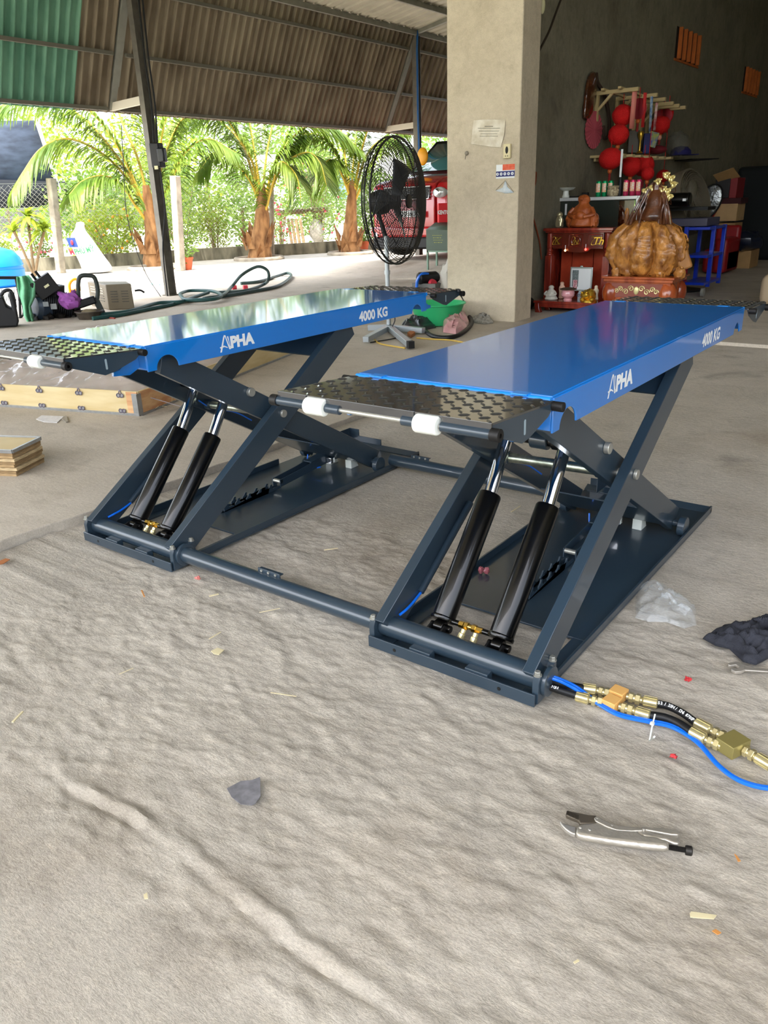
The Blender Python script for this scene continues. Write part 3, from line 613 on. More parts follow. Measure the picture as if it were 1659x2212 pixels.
def palm(u,vb,lab,trunk,fr,sd,rt=.2):
    P=G(u,vb,0); T=thing('coconut_palm',lab,'palm',(P.x,P.y,0))
    pts=bez([D(a,b,P) for a,b,r in trunk],5); rr=[r for a,b,r in trunk]
    R=np.interp(np.linspace(0,1,len(pts)),np.linspace(0,1,len(rr)),rr)
    mb=MB(); mb.tube(pts,[float(r)*(1+.10*noise.noise(Vector((i*1.7,sd,0)))) for i,r in enumerate(R)],14); mb.build('trunk',M_trunk,T)
    rn=random.Random(sd)
    for k in range(9):   # torn leaf bases wrapped round the foot
        a=k/9*2*PI; z0=rn.uniform(.02,.5); rb=rr[0]*1.02; b=Vector((P.x+math.cos(a)*rb,P.y+math.sin(a)*rb,z0))
        e=Vector((-math.sin(a),math.cos(a),0)); o=Vector((math.cos(a),math.sin(a),0)); h=rn.uniform(.35,.6)
        MB().add([b-e*.12,b+e*.12,b+e*.10+o*.06+Vector((0,0,h*.5)),b+o*.16+Vector((0,0,h)),b-e*.10+o*.07+Vector((0,0,h*.5)),b-o*.03+Vector((0,0,h*.45))],[(0,1,2,5),(5,2,3),(5,3,4),(0,5,4)]).build('leaf_sheath',M_trunk,T,smooth=False,solid=.008)
    for i,(pp,offs) in enumerate(fr): frond(T,P,pp,sd*20+i,offs=offs)
    return T
palm(332,577,'coconut palm at the left, behind the steel post, long frond arching left',[(332,577,.27),(330,540,.22),(328,500,.17),(322,455,.14),(315,400,.08)],[
 ([(325,480),(285,400),(225,335),(150,300),(90,320),(50,372),(28,410)],(0,-.3)),
 ([(328,470),(330,380),(318,290),(300,215),(285,150)],(0,.3)),
 ([(320,470),(280,380),(215,290),(150,235),(60,215),(-20,235)],(0,.9)),
 ([(330,470),(350,360),(385,270),(440,225),(500,240)],(0,.5)),
 ([(330,470),(345,380),(350,290),(380,200),(430,150)],(0,-.5)),
 ([(318,480),(290,440),(262,400),(225,380),(180,390),(150,420)],(0,-.9)),
 ([(330,475),(365,400),(400,330),(450,300),(510,330)],(0,-.6)),
 ([(322,470),(262,330),(200,245),(120,190),(30,170)],(0,-.6)),
 ([(326,470),(300,350),(262,260),(240,180),(230,120)],(0,1.2))],3)
palm(562,560,'coconut palm in the middle of the yard with shaggy brown foot',[(562,560,.34),(563,520,.26),(566,480,.20),(566,440,.16),(566,400,.08)],[
 ([(563,440),(556,370),(545,300),(535,240),(525,170)],(0,.2)),
 ([(572,430),(590,360),(615,310),(640,262),(690,215)],(0,-.2)),
 ([(560,440),(540,390),(505,350),(465,330),(430,370)],(0,-.5)),
 ([(572,440),(600,340),(660,275),(720,275),(775,320)],(0,.4)),
 ([(575,440),(610,360),(660,330),(690,350),(705,400)],(0,-.6)),
 ([(562,440),(530,330),(480,265),(420,245),(370,270)],(0,.5)),
 ([(560,440),(545,350),(505,280),(470,220),(440,170)],(0,-.7)),
 ([(568,470),(578,440),(590,390),(608,350),(640,380),(650,430)],(0,-.9)),
 ([(566,440),(575,340),(590,260),(600,180)],(0,1.0))],5)
palm(758,547,'coconut palm at the right, just left of the standing fan',[(758,547,.30),(757,510,.22),(758,470,.17),(760,430,.14),(762,390,.07)],[
 ([(760,430),(762,370),(768,310),(775,240)],(0,.2)),
 ([(765,440),(785,390),(812,330),(840,290),(880,270)],(0,-.3)),
 ([(758,430),(735,350),(700,300),(660,290),(625,320)],(0,-.4)),
 ([(760,430),(745,340),(735,270),(720,200)],(0,.6)),
 ([(764,430),(790,340),(830,300),(880,320),(900,370)],(0,.5)),
 ([(758,430),(735,370),(712,345),(695,370)],(0,-.8)),
 ([(762,430),(780,330),(800,260),(815,200)],(0,-.6))],7)
for u,vb,r,lab in ((560,561,.62,'pale stone ring round the foot of the middle palm'),(757,549,.60,'pale stone ring round the foot of the right palm'),(335,581,.60,'pale stone ring round the foot of the left palm')):
    P=G(u,vb); pts=[(P.x+r*math.cos(a),P.y+r*math.sin(a),.03) for a in np.linspace(0,2*PI,25)[:-1]]
    MB().tube(pts,.06,8,closed=True).build('planter_ring',M_cpost,label=lab,cat='planter ring')
# dark shade net house at far left, white house, tin shelter
T=thing('shade_net_shed','dark blue-grey shade net shed behind the fence at the left edge','shed',(-22,10.5,0))
MB().add([tuple(D(-90,450,Vector((-21.5,9,0)))),tuple(D(135,445,Vector((-21.5,11,0)))),tuple(D(75,260,Vector((-21.5,11,0)))),tuple(D(-90,262,Vector((-21.5,9,0))))],[(0,1,2,3)]).build('net',mat('shade_net','3D4654',.9,0,var=.35,vs=2,stretch=(1,1,3)),T,solid=.02)
MB().add([tuple(D(-90,452,Vector((-21.4,9,0)))),tuple(D(215,444,Vector((-21.4,12,0)))),tuple(D(215,395,Vector((-21.4,12,0)))),tuple(D(-90,385,Vector((-21.4,9,0))))],[(0,1,2,3)]).build('lower_net',mat('shade_net_dark','1C2026',.9),T,solid=.02)
MB().beam(D(140,446,Vector((-21.5,11,0))),D(78,258,Vector((-21.5,11,0))),.2,.1).build('white_sheet',mat('white_wash','F2F0EA',.8),T)
T=thing('white_house','sunlit white house with a blue window behind the right palm','house',(-21,27,0))
MB().beam((-24.5,20.2,1.6),(-17.5,27.9,1.6),3.2,.4,up=(.74,-.67,0)).build('wall',mat('white_wash','F2F0EA',.8),T)
c=Vector((-20.0,24.6,1.9)); MB().beam(c+Vector((-.3,-.33,0)),c+Vector((.3,.33,0)),.9,.06,up=(.74,-.67,0)).build('window',mat('window_blue','8FB4CE',.3),T)
T=thing('tin_shelter','small rusty tin roofed shelter with stacked boards beside the middle palm','shelter',(*G(655,540)[:2],0)); P=Vector(T.location)+Vector((-1.2,.9,0))
a,b=D(596,458,P),D(708,452,P); e=(b-a).normalized(); nn=Vector((-e.y,e.x,0))
mb=MB(); mb.sheet(lambda s,t:a+(b-a)*s+nn*(t-.3)*.9+Vector((0,0,.02*math.sin(s*90)-.10*t+.05)),60,1); mb.build('tin_roof',mat('rusty_tin','6E5E50',.8,var=.4,vs=8),T,solid=.01)
mb=MB(); mb.beam(a+Vector((0,0,-.06)),b+Vector((0,0,-.05)),.06,.08); mb.build('roof_pole',mat('bark','7A6448',.9,var=.2),T)
for u in (606,690): MB().beam(D(u,540,P),D(u,460,P),.06,.06,up=(0,1,0)).build('shelter_post',mat('bark','7A6448',.9,var=.2),T)
for i,u in enumerate((628,636,645,654)): MB().beam(D(u+3,530,P,-.1*i),D(u-6,472,P,-.1*i),.10,.03,up=(0,1,0)).build('board',mat('old_board','8E7658',.9,var=.3),T)
MB().ell(D(684,500,P,-.1),(.26,.2,.38),14,amp=.3).build('grey_sack',mat('grey_sack','8E8A80',.9,var=.2),T)
# terracotta pot near right palm; green and red pots at the kerb
for u,v,lab in ((787,543,'terracotta flower pot standing right of the right palm'),(405,583,'terracotta flower pot on the ground beside the second concrete post')):
    P=G(u,v); T=thing('flower_pot',lab,'flower pot',tuple(P)); MB().lathe([(.10,0),(.15,.24),(.165,.24),(.165,.28),(.14,.28),(.13,.24)],P,20).build('pot',mat('terracotta','C2603C',.8,var=.1),T)
    leaves(P+Vector((0,0,.42)),(.22,.22,.22),160,.10,int(u)).build('plant',M_leafg,T,smooth=False)
# white fertiliser sack leaning
P=G(212,590); T=thing('printed_sack','white woven sack with green and red lettering leaning by the kerb','sack',tuple(P))
ex=RT.copy(); ex.z=0; ex.normalize(); ey=Vector((-ex.y,ex.x,0))
prof=[(.00,.42,-.02,.26),(.12,.44,0,.26),(.3,.40,-.08,.24),(.55,.36,-.20,.21),(.78,.32,-.28,.16),(.92,.20,-.28,.10),(1.02,.10,-.24,.05),(1.14,.15,-.22,.06)]
mb=MB(); n=20; vs=[]
for z,w,dx,dp in prof:
    for k in range(n):
        a=2*PI*k/n; q=1+.06*noise.noise(Vector((math.cos(a)*2,math.sin(a)*2,z*5)))
        vs.append(P+ex*(dx+math.copysign(abs(math.cos(a))**.8,math.cos(a))*w*.80*q)+ey*(math.sin(a)*dp*q)+Vector((0,0,z)))
mb.add(vs,[(i*n+k,i*n+(k+1)%n,(i+1)*n+(k+1)%n,(i+1)*n+k) for i in range(len(prof)-1) for k in range(n)]+[tuple(range(n))[::-1],tuple((len(prof)-1)*n+k for k in range(n))])
mb.build('sack_body',mat('woven_white','E4E4E2',.6,var=.06),T,sub=1)
f=P-ey*.262; tl=(ex*.97+Vector((0,0,-.0))); tu=Vector((0,0,1))*.95-ex*.28
q=f+ex*(-.47)+Vector((0,0,.60)); MB().add([q+ey*.02,q+ex*.20+ey*.02,q+ex*.15+Vector((0,0,.20))+ey*.045,q+ex*-.05+Vector((0,0,.20))+ey*.045],[(0,1,2,3)]).build('printed_square',mat('print_blue','26418F',.6),T,smooth=False)
MB().ell(q+ex*.08+Vector((0,0,.10))-ey*.0,(.045,.02,.055),12).build('printed_flame',mat('print_red','D23040',.6),T)
t=text_mb('M',.13,f+ex*(-.47)+Vector((0,0,.44))-ey*.005,ex,tu,bold=.03,sx=.8); t.build('printed_letter',mat('print_red','D23040',.6),T,smooth=False)
t=text_mb('PHÚ MỸ',.12,f+ex*(-.35)+Vector((0,0,.44))-ey*.012,ex*.97+Vector((0,0,.12)),tu,bold=.03,sx=.75); t.build('printed_letter',mat('print_green','2E7A4C',.6),T,smooth=False)
# hanging cable by the first post, breaker box with conduits
P=Vector((-9.24,6.66,0))
MB().tube(bez([D(262,270,P,.2),D(266,340,P,.2),D(275,470,P,.2),D(310,580,P,.2),D(352,648,P,-.15)],8),.006,6).build('loose_cable',M_rubber,label='thin black cable sagging to the ground left of the first steel post',cat='cable')
T=thing('breaker_box','black switch box strapped to the first steel post','electrical box',tuple(D(342,370,P,-.1)))
c=D(340,336,P,-.12); MB().cbox(c,(.16,.14,.34),rz=.3).build('box_body',M_mblack,T,bevel=.012)
c2=D(350,335,P,-.2); MB().cbox(c2,(.12,.1,.2),rz=.3).build('switch_cover',mat('dark_plastic','1A1C1E',.35),T,bevel=.02)
MB().cbox(D(338,362,P,-.2),(.06,.02,.05),rz=.3).build('rating_label',mat('label_cream','C8C49C',.6),T)
for k,dx in enumerate((-6,2)): MB().tube(bez([D(303+dx,-30,P,-.11),D(318+dx,120,P,-.11),D(332+dx,220,P,-.11),D(338+dx,308,P,-.11)],6),.014,8).build('conduit',M_mblack,T)
MB().tube(bez([D(346,372,P,-.1),D(356,450,P,-.12),D(352,540,P,-.1),D(362,640,P,-.1)],6),.012,8).build('conduit',M_mblack,T)
P=Vector((-9.24,13.8,0)); MB().tube(bez([D(800,-2,P,-1),D(850,35,P,-.6),D(897,52,P,-.1),D(901,120,P,-.1),D(903,250,P,-.1),D(906,330,P,-.1)],8),.022,8).build('power_cable',mat('cable_blue','1E5C9C',.5),label='blue cable running down the second steel post behind the fan',cat='cable')
# ---- standing fan facing the hall
B=Vector((-3.70,5.12,.03)); c=Vector((-3.60,5.17,1.325)); c=D(853,436,B)
T=thing('standing_fan','big black caged pedestal fan standing before the red car','fan',tuple(B)); ax=Vector((.985,.17,0)).normalized(); up=Vector((0,0,1)); sd=up.cross(ax)
def ringp(r,h,n=40): return [c+ax*h+(up*math.cos(2*PI*k/n)+sd*math.sin(2*PI*k/n))*r for k in range(n)]
RF=.60; cg=MB()
def dome(r): return .06+.10*math.sqrt(max(0,1-(r/RF)**2))
for k in range(1,35): r=RF*k/35; cg.tube(ringp(r,dome(r)),.0032,4,closed=True)
cgr=MB()
for k in range(1,20): r=RF*k/20; cgr.tube(ringp(r,-.04-.13*math.sqrt(max(0,1-(r/RF)**2))),.0032,4,closed=True)
for k in range(12):
    a=2*PI*k/12; e=up*math.cos(a)+sd*math.sin(a); cg.tube([c+e*RF*t+ax*(dome(RF*t)-.004) for t in np.linspace(.05,1,8)],.003,4)
    cgr.tube([c+e*RF*t+ax*(-.036-.13*math.sqrt(max(0,1-t*t))) for t in np.linspace(.05,1,8)],.003,4)
Fc=cg.build('front_cage',M_mblack,T); cgr.build('rear_cage',M_mblack,T)
MB().tube(ringp(RF,.03,56),.011,8,closed=True).build('cage_rim',M_mblack,T); MB().tube(ringp(RF,-.03,56),.008,8,closed=True).build('cage_rim',M_mblack,T)
MB().lathe([(.02,.145),(.065,.15),(.065,.165),(.02,.17)],c,20,ax).build('cage_badge',M_mblack,T)
mb=MB()
for k in range(3):
    a0=2*PI*k/3+.5
    def bl(s,t,a0=a0):
        r=.06+s*.36; a=a0+(t-.5)*(.36+.22*s); e=up*math.cos(a)+sd*math.sin(a); return c+e*r+ax*((t-.5)*.10)
    mb=MB().sheet(bl,8,6); mb.build('fan_blade',mat('fan_blade','34383C',.35),T,solid=.005)
MB().lathe([(.05,-.26),(.10,-.25),(.12,-.16),(.11,-.10),(.07,-.06),(.06,.05),(.02,.06)],c,22,ax).build('motor',M_mblack,T)
pt=c+ax*-.16; pt=Vector((B.x,B.y,0))
MB().cyl((B.x,B.y,.07),(B.x,B.y,1.0),.024,16).cyl((B.x,B.y,.62),(B.x,B.y,.66),.031,16).build('pole',mat('pole_grey','B4BCC0',.35,.6),T)
MB().tube([(B.x,B.y,.98),tuple(c+ax*-.2+up*-.1)],.022,10).build('tilt_neck',M_mblack,T)
for (u,v) in ((885,748),(915,718),(790,738),(795,712)):
    q=G(u,v,.055); q.z=.075; lg=MB().beam((B.x,B.y,.075),q,.06,.055).build('foot_bar',mat('pole_grey','B4BCC0',.35,.6),T,bevel=.003)
    if u==885: MB().cbox(q+Vector((.02,-.015,0)),(.06,.06,.065),rz=-.6).build('foot_cap',M_mblack,lg)
MB().tube(bez([B+Vector((0,0,.30)),B+Vector((.12,-.05,.15)),B+Vector((.12,-.12,.04)),G(860,728,.04),G(800,740,.04)],6),.006,6).build('power_cord',M_rubber,T)
# ---- red pickup, facing the hall
YF=11.75; M_red=mat('car_red','B4151C',.25,0,coat=1); M_glass=mat('car_glass','3A6E70',.05,0,coat=1,spec=.8)
def F3(u,v,y): p=PY(u,v,y); return (p.x,p.y,p.z)
xl=PY(806,470,YF).x; xr=xl+1.80; z0=.27; T=thing('red_pickup','red pickup with black grille and numbered plate parked behind the fan','car',((xl+xr)/2,YF+1.6,.26))
zh=PY(860,398,YF).z   # front edge of the bonnet
zf=zh
prof=[(YF+.02,.60),(YF-.02,zh-.14),(YF+.04,zh-.02),(YF+.2,zh+.05),(YF+1.15,zh+.20),(YF+1.25,zh+.22),(YF+4.6,zh+.22),(YF+4.9,.7),(YF+4.9,.55),(YF+1.35,.50),(YF+1.3,.75),(YF+1.1,.98),(YF+.75,1.04),(YF+.42,.98),(YF+.25,.75),(YF+.22,.60)]
MB().px(prof,xl,xl+.28).px(prof,xr-.28,xr).build('fender',M_red,T,bevel=.05,seg=4)
prof2=[(YF-.03,.62),(YF-.05,zh-.16),(YF+.0,zh-.02),(YF+.2,zh+.07),(YF+1.15,zh+.24),(YF+1.25,zh+.22),(YF+4.6,zh+.2),(YF+4.8,.6)]
MB().px(prof2,xl+.27,xr-.27).build('bonnet',M_red,T,bevel=.03,seg=3)
MB().box(xl+.02,xr-.02,YF-.13,YF+.3,.66,.86).build('bumper',M_red,T,bevel=.05,seg=4)
MB().box(xl+.06,xr-.06,YF-.12,YF+.3,.44,.67).build('lower_grille',M_mblack,T,bevel=.04)
zg=zh-.07
g=MB().px([(YF-.06,zg),(YF-.08,zg-.20),(YF+.02,zg-.20),(YF+.02,zg)],xl+.36,xr-.36).build('grille',M_mblack,T)
for i in range(11):
    x=xl+.40+i*.1
    for j in range(3): MB().box(x,x+.07,YF-.085,YF-.075,zg-.055-j*.058,zg-.045-j*.058).build('grille_bar',mat('grille_grey','55585A',.4),g)
MB().tube([(xl+.34,YF-.085,zg+.01),(xr-.34,YF-.085,zg+.01),(xr-.38,YF-.095,zg-.21),(xl+.38,YF-.095,zg-.21)],.012,6,closed=True).build('chrome_trim',M_chrome,T)
for x in (xl+.16,xr-.16):
    h=MB().ell((x,YF-.02,zg-.11),(.16,.10,.10),18).build('headlamp',mat('lamp_glass','D6DEE2',.08,.3,coat=1),T)
    MB().lathe([(.065,0),(.075,.01),(.06,.02)],(x,YF-.11,zg-.11),18,(0,-1,0)).build('lamp_ring',M_chrome,h)
    MB().lathe([(.05,0),(.055,.02),(.04,.025)],(x,YF-.12,.70),16,(0,-1,0)).build('fog_lamp',M_chrome,T)
xp=PY(887,462,YF-.15).x; zp=PY(887,462,YF-.15).z
pl=MB().box(xp-.26,xp+.26,YF-.17,YF-.155,zp-.06,zp+.06).build('number_plate',M_white,T,bevel=.004)
t=text_mb('51C-163.35',.075,(xp-.24,YF-.1705,zp-.038),(1,0,0),(0,0,1),bold=.02,sx=.85); t.build('plate_characters',M_mblack,pl,smooth=False)
# cabin: dark frame, blue-green windscreen
zb=zh+.20; zt=zh+.85; yb=YF+1.1; yt=YF+1.95
MB().add([(xl+.10,yb,zb),(xr-.10,yb,zb),(xr-.26,yt,zt),(xl+.26,yt,zt),(xl+.10,YF+4.2,zb),(xr-.10,YF+4.2,zb),(xr-.26,YF+3.6,zt),(xl+.26,YF+3.6,zt)],[(0,3,2,1),(4,5,6,7),(3,7,6,2),(0,4,7,3),(1,2,6,5),(0,1,5,4)]).build('cabin',M_mblack,T,bevel=.04)
def wp(a,b): 
    p=Vector((xl+.10,yb,zb)).lerp(Vector((xl+.26,yt,zt)),b); q=Vector((xr-.10,yb,zb)).lerp(Vector((xr-.26,yt,zt)),b); r=p.lerp(q,a); return r+Vector((0,-.02,.012))
MB().add([wp(.07,.06),wp(.93,.06),wp(.90,.88),wp(.10,.88)],[(0,1,2,3)]).build('windscreen',M_glass,T,solid=.004)
for x,s in ((xl+.12,1),(xr-.12,-1)):
    w=Vector((x+.02*s,YF+.78,.26+.37)); axw=Vector((math.cos(.5),-math.sin(.5),0)) if s>0 else Vector((1,0,0))
    wh=MB().lathe([(.24,-.10),(.35,-.12),(.37,-.08),(.37,.08),(.35,.12),(.24,.10)],w,32,axw).build('tyre',mat('tyre','141516',.85,bump=.6,bs=60),T)
    MB().lathe([(.05,-.125),(.20,-.11),(.24,-.09),(.24,.09)],w,20,axw).build('rim',M_zinc,wh)
for x in (xl+.14,xr-.14): MB().lathe([(.24,-.10),(.35,-.12),(.37,-.08),(.37,.08),(.35,.12),(.24,.10)],(x,YF+3.8,.63),28,(1,0,0)).build('tyre',mat('tyre','141516',.85,bump=.6,bs=60),T)
c=Vector(F3(913,338,YF+.9)); MB().ell(c,(.13,.05,.17),18).build('wing_mirror',mat('mirror_yellow','F0A81E',.4),T)
# ---- green case on green steel stand, red tool box, beside the pillar
P=G(922,598,.03); T=thing('steel_stand','pale green angle steel stand carrying the green case beside the pillar','stand',tuple(P)); zt=PV(922,541,P).z
for dx,dy in ((0,0),(.5,.0),(0,.3),(.5,.3)): MB().box(P.x+dx,P.x+dx+.03,P.y+dy,P.y+dy+.03,.03,zt).build('leg',mat('pale_green','7E9A86',.5),T)
MB().box(P.x,P.x+.53,P.y,P.y+.33,zt-.03,zt).build('stand_top',mat('pale_green','7E9A86',.5),T)
z1=PV(918,497,P).z; T2=thing('green_case','olive green steel case with yellow stencilled lines on the stand','case',(P.x+.27,P.y+.2,zt))
MB().box(P.x+.0,P.x+.56,P.y-.01,P.y+.30,zt,z1).build('case_body',mat('case_green','4A5A4C',.5,var=.06),T2,bevel=.006)
MB().add([(P.x,P.y-.01,z1),(P.x+.56,P.y-.01,z1),(P.x+.56,P.y+.30,z1+.11),(P.x,P.y+.30,z1+.11)],[(0,1,2,3)]).build('case_lid',mat('case_green','4A5A4C',.5,var=.06),T2,solid=.015)
for k,(w,s) in enumerate(((.24,'MADE OF STEEL'),(.22,'BOX 10 50 KG'),(.24,'SERIES 13 24'),(.2,'OIL & LIGHT'))):
    t=text_mb('- - - - - - -' if k%2==0 else '-- - --- --',.03,(P.x+.14+.01*k,P.y-.0105,z1-.10-k*.04),(1,0,0),(0,0,1),bold=.03,sx=1.2); t.build('stencil_line',mat('stencil_yellow','B8B83C',.6),T2,smooth=False)
T3=thing('red_toolbox','bright red tool box with white lettering above the green case','tool box',(P.x+.4,P.y+.33,z1+.11))
a=D(938,478,P,.2); b=D(982,438,P,.2); zl=z1+.03; MB().beam((a.x,a.y+.12,(zl+b.z)/2),(b.x+.1,b.y+.22,(zl+b.z)/2),.24,b.z-zl).build('box_body',mat('bright_red','D81E28',.4),T3,bevel=.02)
t=text_mb('KENTOP',.065,D(945,463,P,.14),(b-a).cross(Vector((0,0,0))) if 0 else Vector((b.x-a.x,b.y-a.y,0)),(0,0,1),bold=.04,sx=.7); t.build('lettering',M_white,T3,smooth=False)
# ================================================================ altar corner and store inside the hall
M_rose=mat('rosewood','923222',.22,0,col2='641C14',vs=5,stretch=(3,3,.5),coat=.7)
M_rosel=mat('rosewood_light','BE6030',.25,0,col2='8E3C1E',vs=4,stretch=(3,3,.5),coat=.6)
M_gold=mat('gold_leaf','E0B84A',.3,.9)
M_marble=mat('grey_plaster_fig','C4C0B4',.5,var=.1)
def FB(u0,v0,u1,v1,y):
    vm=(v0+v1)/2; um=(u0+u1)/2; return PY(u0,vm,y).x,PY(u1,vm,y).x,PY(um,v1,y).z,PY(um,v0,y).z
# --- altar cabinet
y=7.42; x0,x1,_,zt=FB(1176,492,1318,640,y); T=thing('altar_cabinet','tall red rosewood altar cabinet with gilded letters against the wall','altar',((x0+x1)/2,y+.28,.03)); dp=.55; w=x1-x0
MB().box(x0-.02,x1+.02,y-.03,y+dp,zt-.035,zt).box(x0,x1,y-.01,y+dp-.02,zt-.055,zt-.035).build('top_board',M_rose,T,bevel=.006)
zb=PY(1240,528,y).z; zf0=.03
for x in (x0+.01,x1-.095):
    c=MB().lathe([(.040,zt-.06),(.040,zt-.22),(.028,zt-.24),(.042,zt-.255),(.030,zt-.275),(.044,zt-.30),(.040,zt-.315)],(x+.042,y+.03,0),20)
    c.box(x,x+.085,y-.01,y+.075,.10,zt-.315).lathe([(.03,.03),(.04,.06),(.03,.10)],(x+.042,y+.03,0),16)
    c.build('column',M_rose,T,bevel=.004)
    for xx in (x,): MB().box(x,x+.07,y+dp-.08,y+dp-.01,.03,zt-.05).build('rear_post',M_rose,T)
fr=[(x0+.09,zt-.05),(x0+.09,zt-.235),(x0+.3*w,zt-.235),(x0+.36*w,zt-.27),(x0+.5*w,zt-.28),(x0+.64*w,zt-.27),(x0+.7*w,zt-.235),(x1-.10,zt-.235),(x1-.10,zt-.05)]
A=MB().py(fr,y+.01,y+.03).build('carved_apron',mat('rosewood_dark','5A2418',.25,coat=.5),T,bevel=.004)
for k,(s,u) in enumerate((('K',.17),('N',.47),('Th',.76))):
    cx=x0+w*u; 
    for a,b in ((-.085,.085),): 
        MB().tube([(cx+a,y+.006,zt-.075),(cx+b,y+.006,zt-.075),(cx+b,y+.006,zt-.21),(cx+a,y+.006,zt-.21)],.005,5,closed=True).build('panel_moulding',M_rose,A)
    if k==1: MB().tube([(cx+.055*math.cos(t),y+.005,zt-.145+.055*math.sin(t)) for t in np.linspace(0,2*PI,19)[:-1]],.005,5,closed=True).build('round_frame',M_rose,A)
    t=text_mb(s,.085 if k!=1 else .055,(cx-.03,y+.003,zt-.185),(1,0,0),(0,0,1),bold=.01,shear=.3,depth=.002); t.build('gilded_letter',M_gold,A,smooth=False)
    MB().tube(bez([(cx-.045,y+.004,zt-.11),(cx-.03,y+.004,zt-.095),(cx-.01,y+.004,zt-.12),(cx-.035,y+.004,zt-.15),(cx-.04,y+.004,zt-.19),(cx+.05,y+.004,zt-.175)],4),.0035,5).build('gilded_scroll',M_gold,A)
bk=MB(); 
for i in range(5): bk.box(x0+.07+i*(w-.14)/5,x0+.07+(i+.97)*(w-.14)/5,y+.33+.02*(i%2),y+.36+.02*(i%2),.10,zt-.05)
bk.build('back_panel',mat('rosewood_back_lit','B8482C',.25,0,col2='923420',vs=4,coat=.5),T)  # wood colour lightened to stand in for light inside the altar
MB().box(x0+.02,x1-.02,y,y+dp-.03,.10,.125).build('floor_board',M_rose,T); MB().box(x0,x0+.02,y+.05,y+dp-.05,.1,zt-.05).build('side_panel',M_rose,T); MB().box(x1-.02,x1,y+.05,y+dp-.05,.1,zt-.05).build('side_panel',M_rose,T)
for u,v,c,e in ((1221,541,'FFB070',6),(1265,539,'FF3A30',7)):
    p=PY(u,v,y-.015); b=MB().ell(p,.013,12).build('candle_bulb',mat('bulb_'+c,c,.3,emit=e),T); MB().cyl(p+Vector((0,0,.01)),p+Vector((0,0,.06)),.004,8).build('bulb_stem',M_white,T)
# --- low table in front and its ornaments
ty=7.06; a0=PY(1152,650,ty); zt2=PY(1200,651,ty).z; xr=PY(1296,650,ty).x
T=thing('low_altar_table','low curved leg rosewood table in front of the altar cabinet','table',((a0.x+xr)/2,ty+.15,.03))
MB().box(a0.x,xr,ty,ty+.34,zt2-.03,zt2).build('table_top',M_rose,T,bevel=.006)
MB().box(a0.x+.03,xr-.03,ty+.015,ty+.03,zt2-.075,zt2-.03).build('apron',M_rose,T)
for x in (a0.x+.02,xr-.08):
    for yy in (ty+.01,ty+.27): MB().prism([(x-.0,.03),(x+.075,.03),(x+.055,.07),(x+.045,zt2-.03),(x,zt2-.03),(x-.01,.12)],lambda p,t:(p[0],t,p[1]),yy,yy+.06).build('curved_leg',M_rose,T,bevel=.006)
def fig(name,lab,cat,u,v,h,y,m,prof,z=zt2,rot=0,amp=.25,seed=1,extra=None,fl=1):
    P=PY(u,v,y); P.z=z; T=thing(name,lab,cat,tuple(P)); mb=MB(); n=24; vs=[]
    for i,(r,t) in enumerate(prof):
        for k in range(n):
            a=2*PI*k/n; d=Vector((math.cos(a),math.sin(a),0)); q=1+amp*noise.noise(Vector((d.x*2.2,d.y*2.2,t*7+seed)))
            vs.append(P+Vector((d.x*r*h*q,d.y*r*h*q*.8*fl,t*h)))
    m_=len(prof); mb.add(vs,[(i*n+k,i*n+(k+1)%n,(i+1)*n+(k+1)%n,(i+1)*n+k) for i in range(m_-1) for k in range(n)]+[tuple(range(n))[::-1],tuple((m_-1)*n+k for k in range(n))])
    mb.build('body',m,T,sub=1); 
    if extra: extra(T,P,h)
    return T
sit=[(.42,0),(.45,.06),(.40,.22),(.34,.34),(.36,.46),(.33,.58),(.20,.68),(.15,.74),(.19,.80),(.20,.90),(.12,.98),(.01,1.0)]
stand=[(.18,0),(.19,.1),(.15,.3),(.17,.5),(.20,.68),(.12,.78),(.10,.82),(.13,.90),(.09,.98),(.01,1.0)]
def bud(T,P,h,m):
    for s in (-1,1): MB().tube(bez([P+Vector((s*.3*h,-.05*h,.58*h)),P+Vector((s*.42*h,-.15*h,.40*h)),P+Vector((s*.15*h,-.32*h,.33*h))],4),.07*h,8).build('arm',m,T)
    MB().ell(P+Vector((0,-.16*h,.36*h)),(.22*h,.2*h,.18*h),14).build('belly',m,T)
    for s in (-1,1): MB().ell(P+Vector((s*.055*h,-.155*h,.87*h)),.02*h,8).build('eye',m,T)
    MB().ell(P+Vector((0,-.17*h,.83*h)),.028*h,8).build('nose',m,T)
fig('seated_figurine','small white seated figurine at the left end of the low table','figurine',1190,645,.17,ty+.12,M_marble,sit,extra=lambda T,P,h:bud(T,P,h,M_marble),seed=2)
fig('standing_figurine','thin red and white standing figurine behind the pink incense pot','figurine',1213,640,.20,ty+.26,mat('figure_cream','D8B098',.5),stand,seed=4)
fig('standing_figurine','small pale standing figurine at the right rear corner of the low table','figurine',1287,636,.17,ty+.26,mat('figure_pale','D8CCB0',.5),stand,seed=6)
P=PY(1226,650,ty+.08); P.z=zt2; T=thing('incense_pot','pink glazed incense pot on the low table','incense pot',tuple(P)); MB().lathe([(.045,0),(.05,.015),(.045,.03),(.075,.06),(.080,.09),(.07,.115),(.075,.13),(.066,.135),(.06,.12)],P,28).build('pot',mat('pink_glaze','D89AA0',.2,coat=.8,var=.1,vs=20),T)
MB().lathe([(.095,.132),(.10,.14),(.07,.15),(.01,.152)],P,24).build('ash_lid',mat('ash_brown','4A3A2A',.9),T)
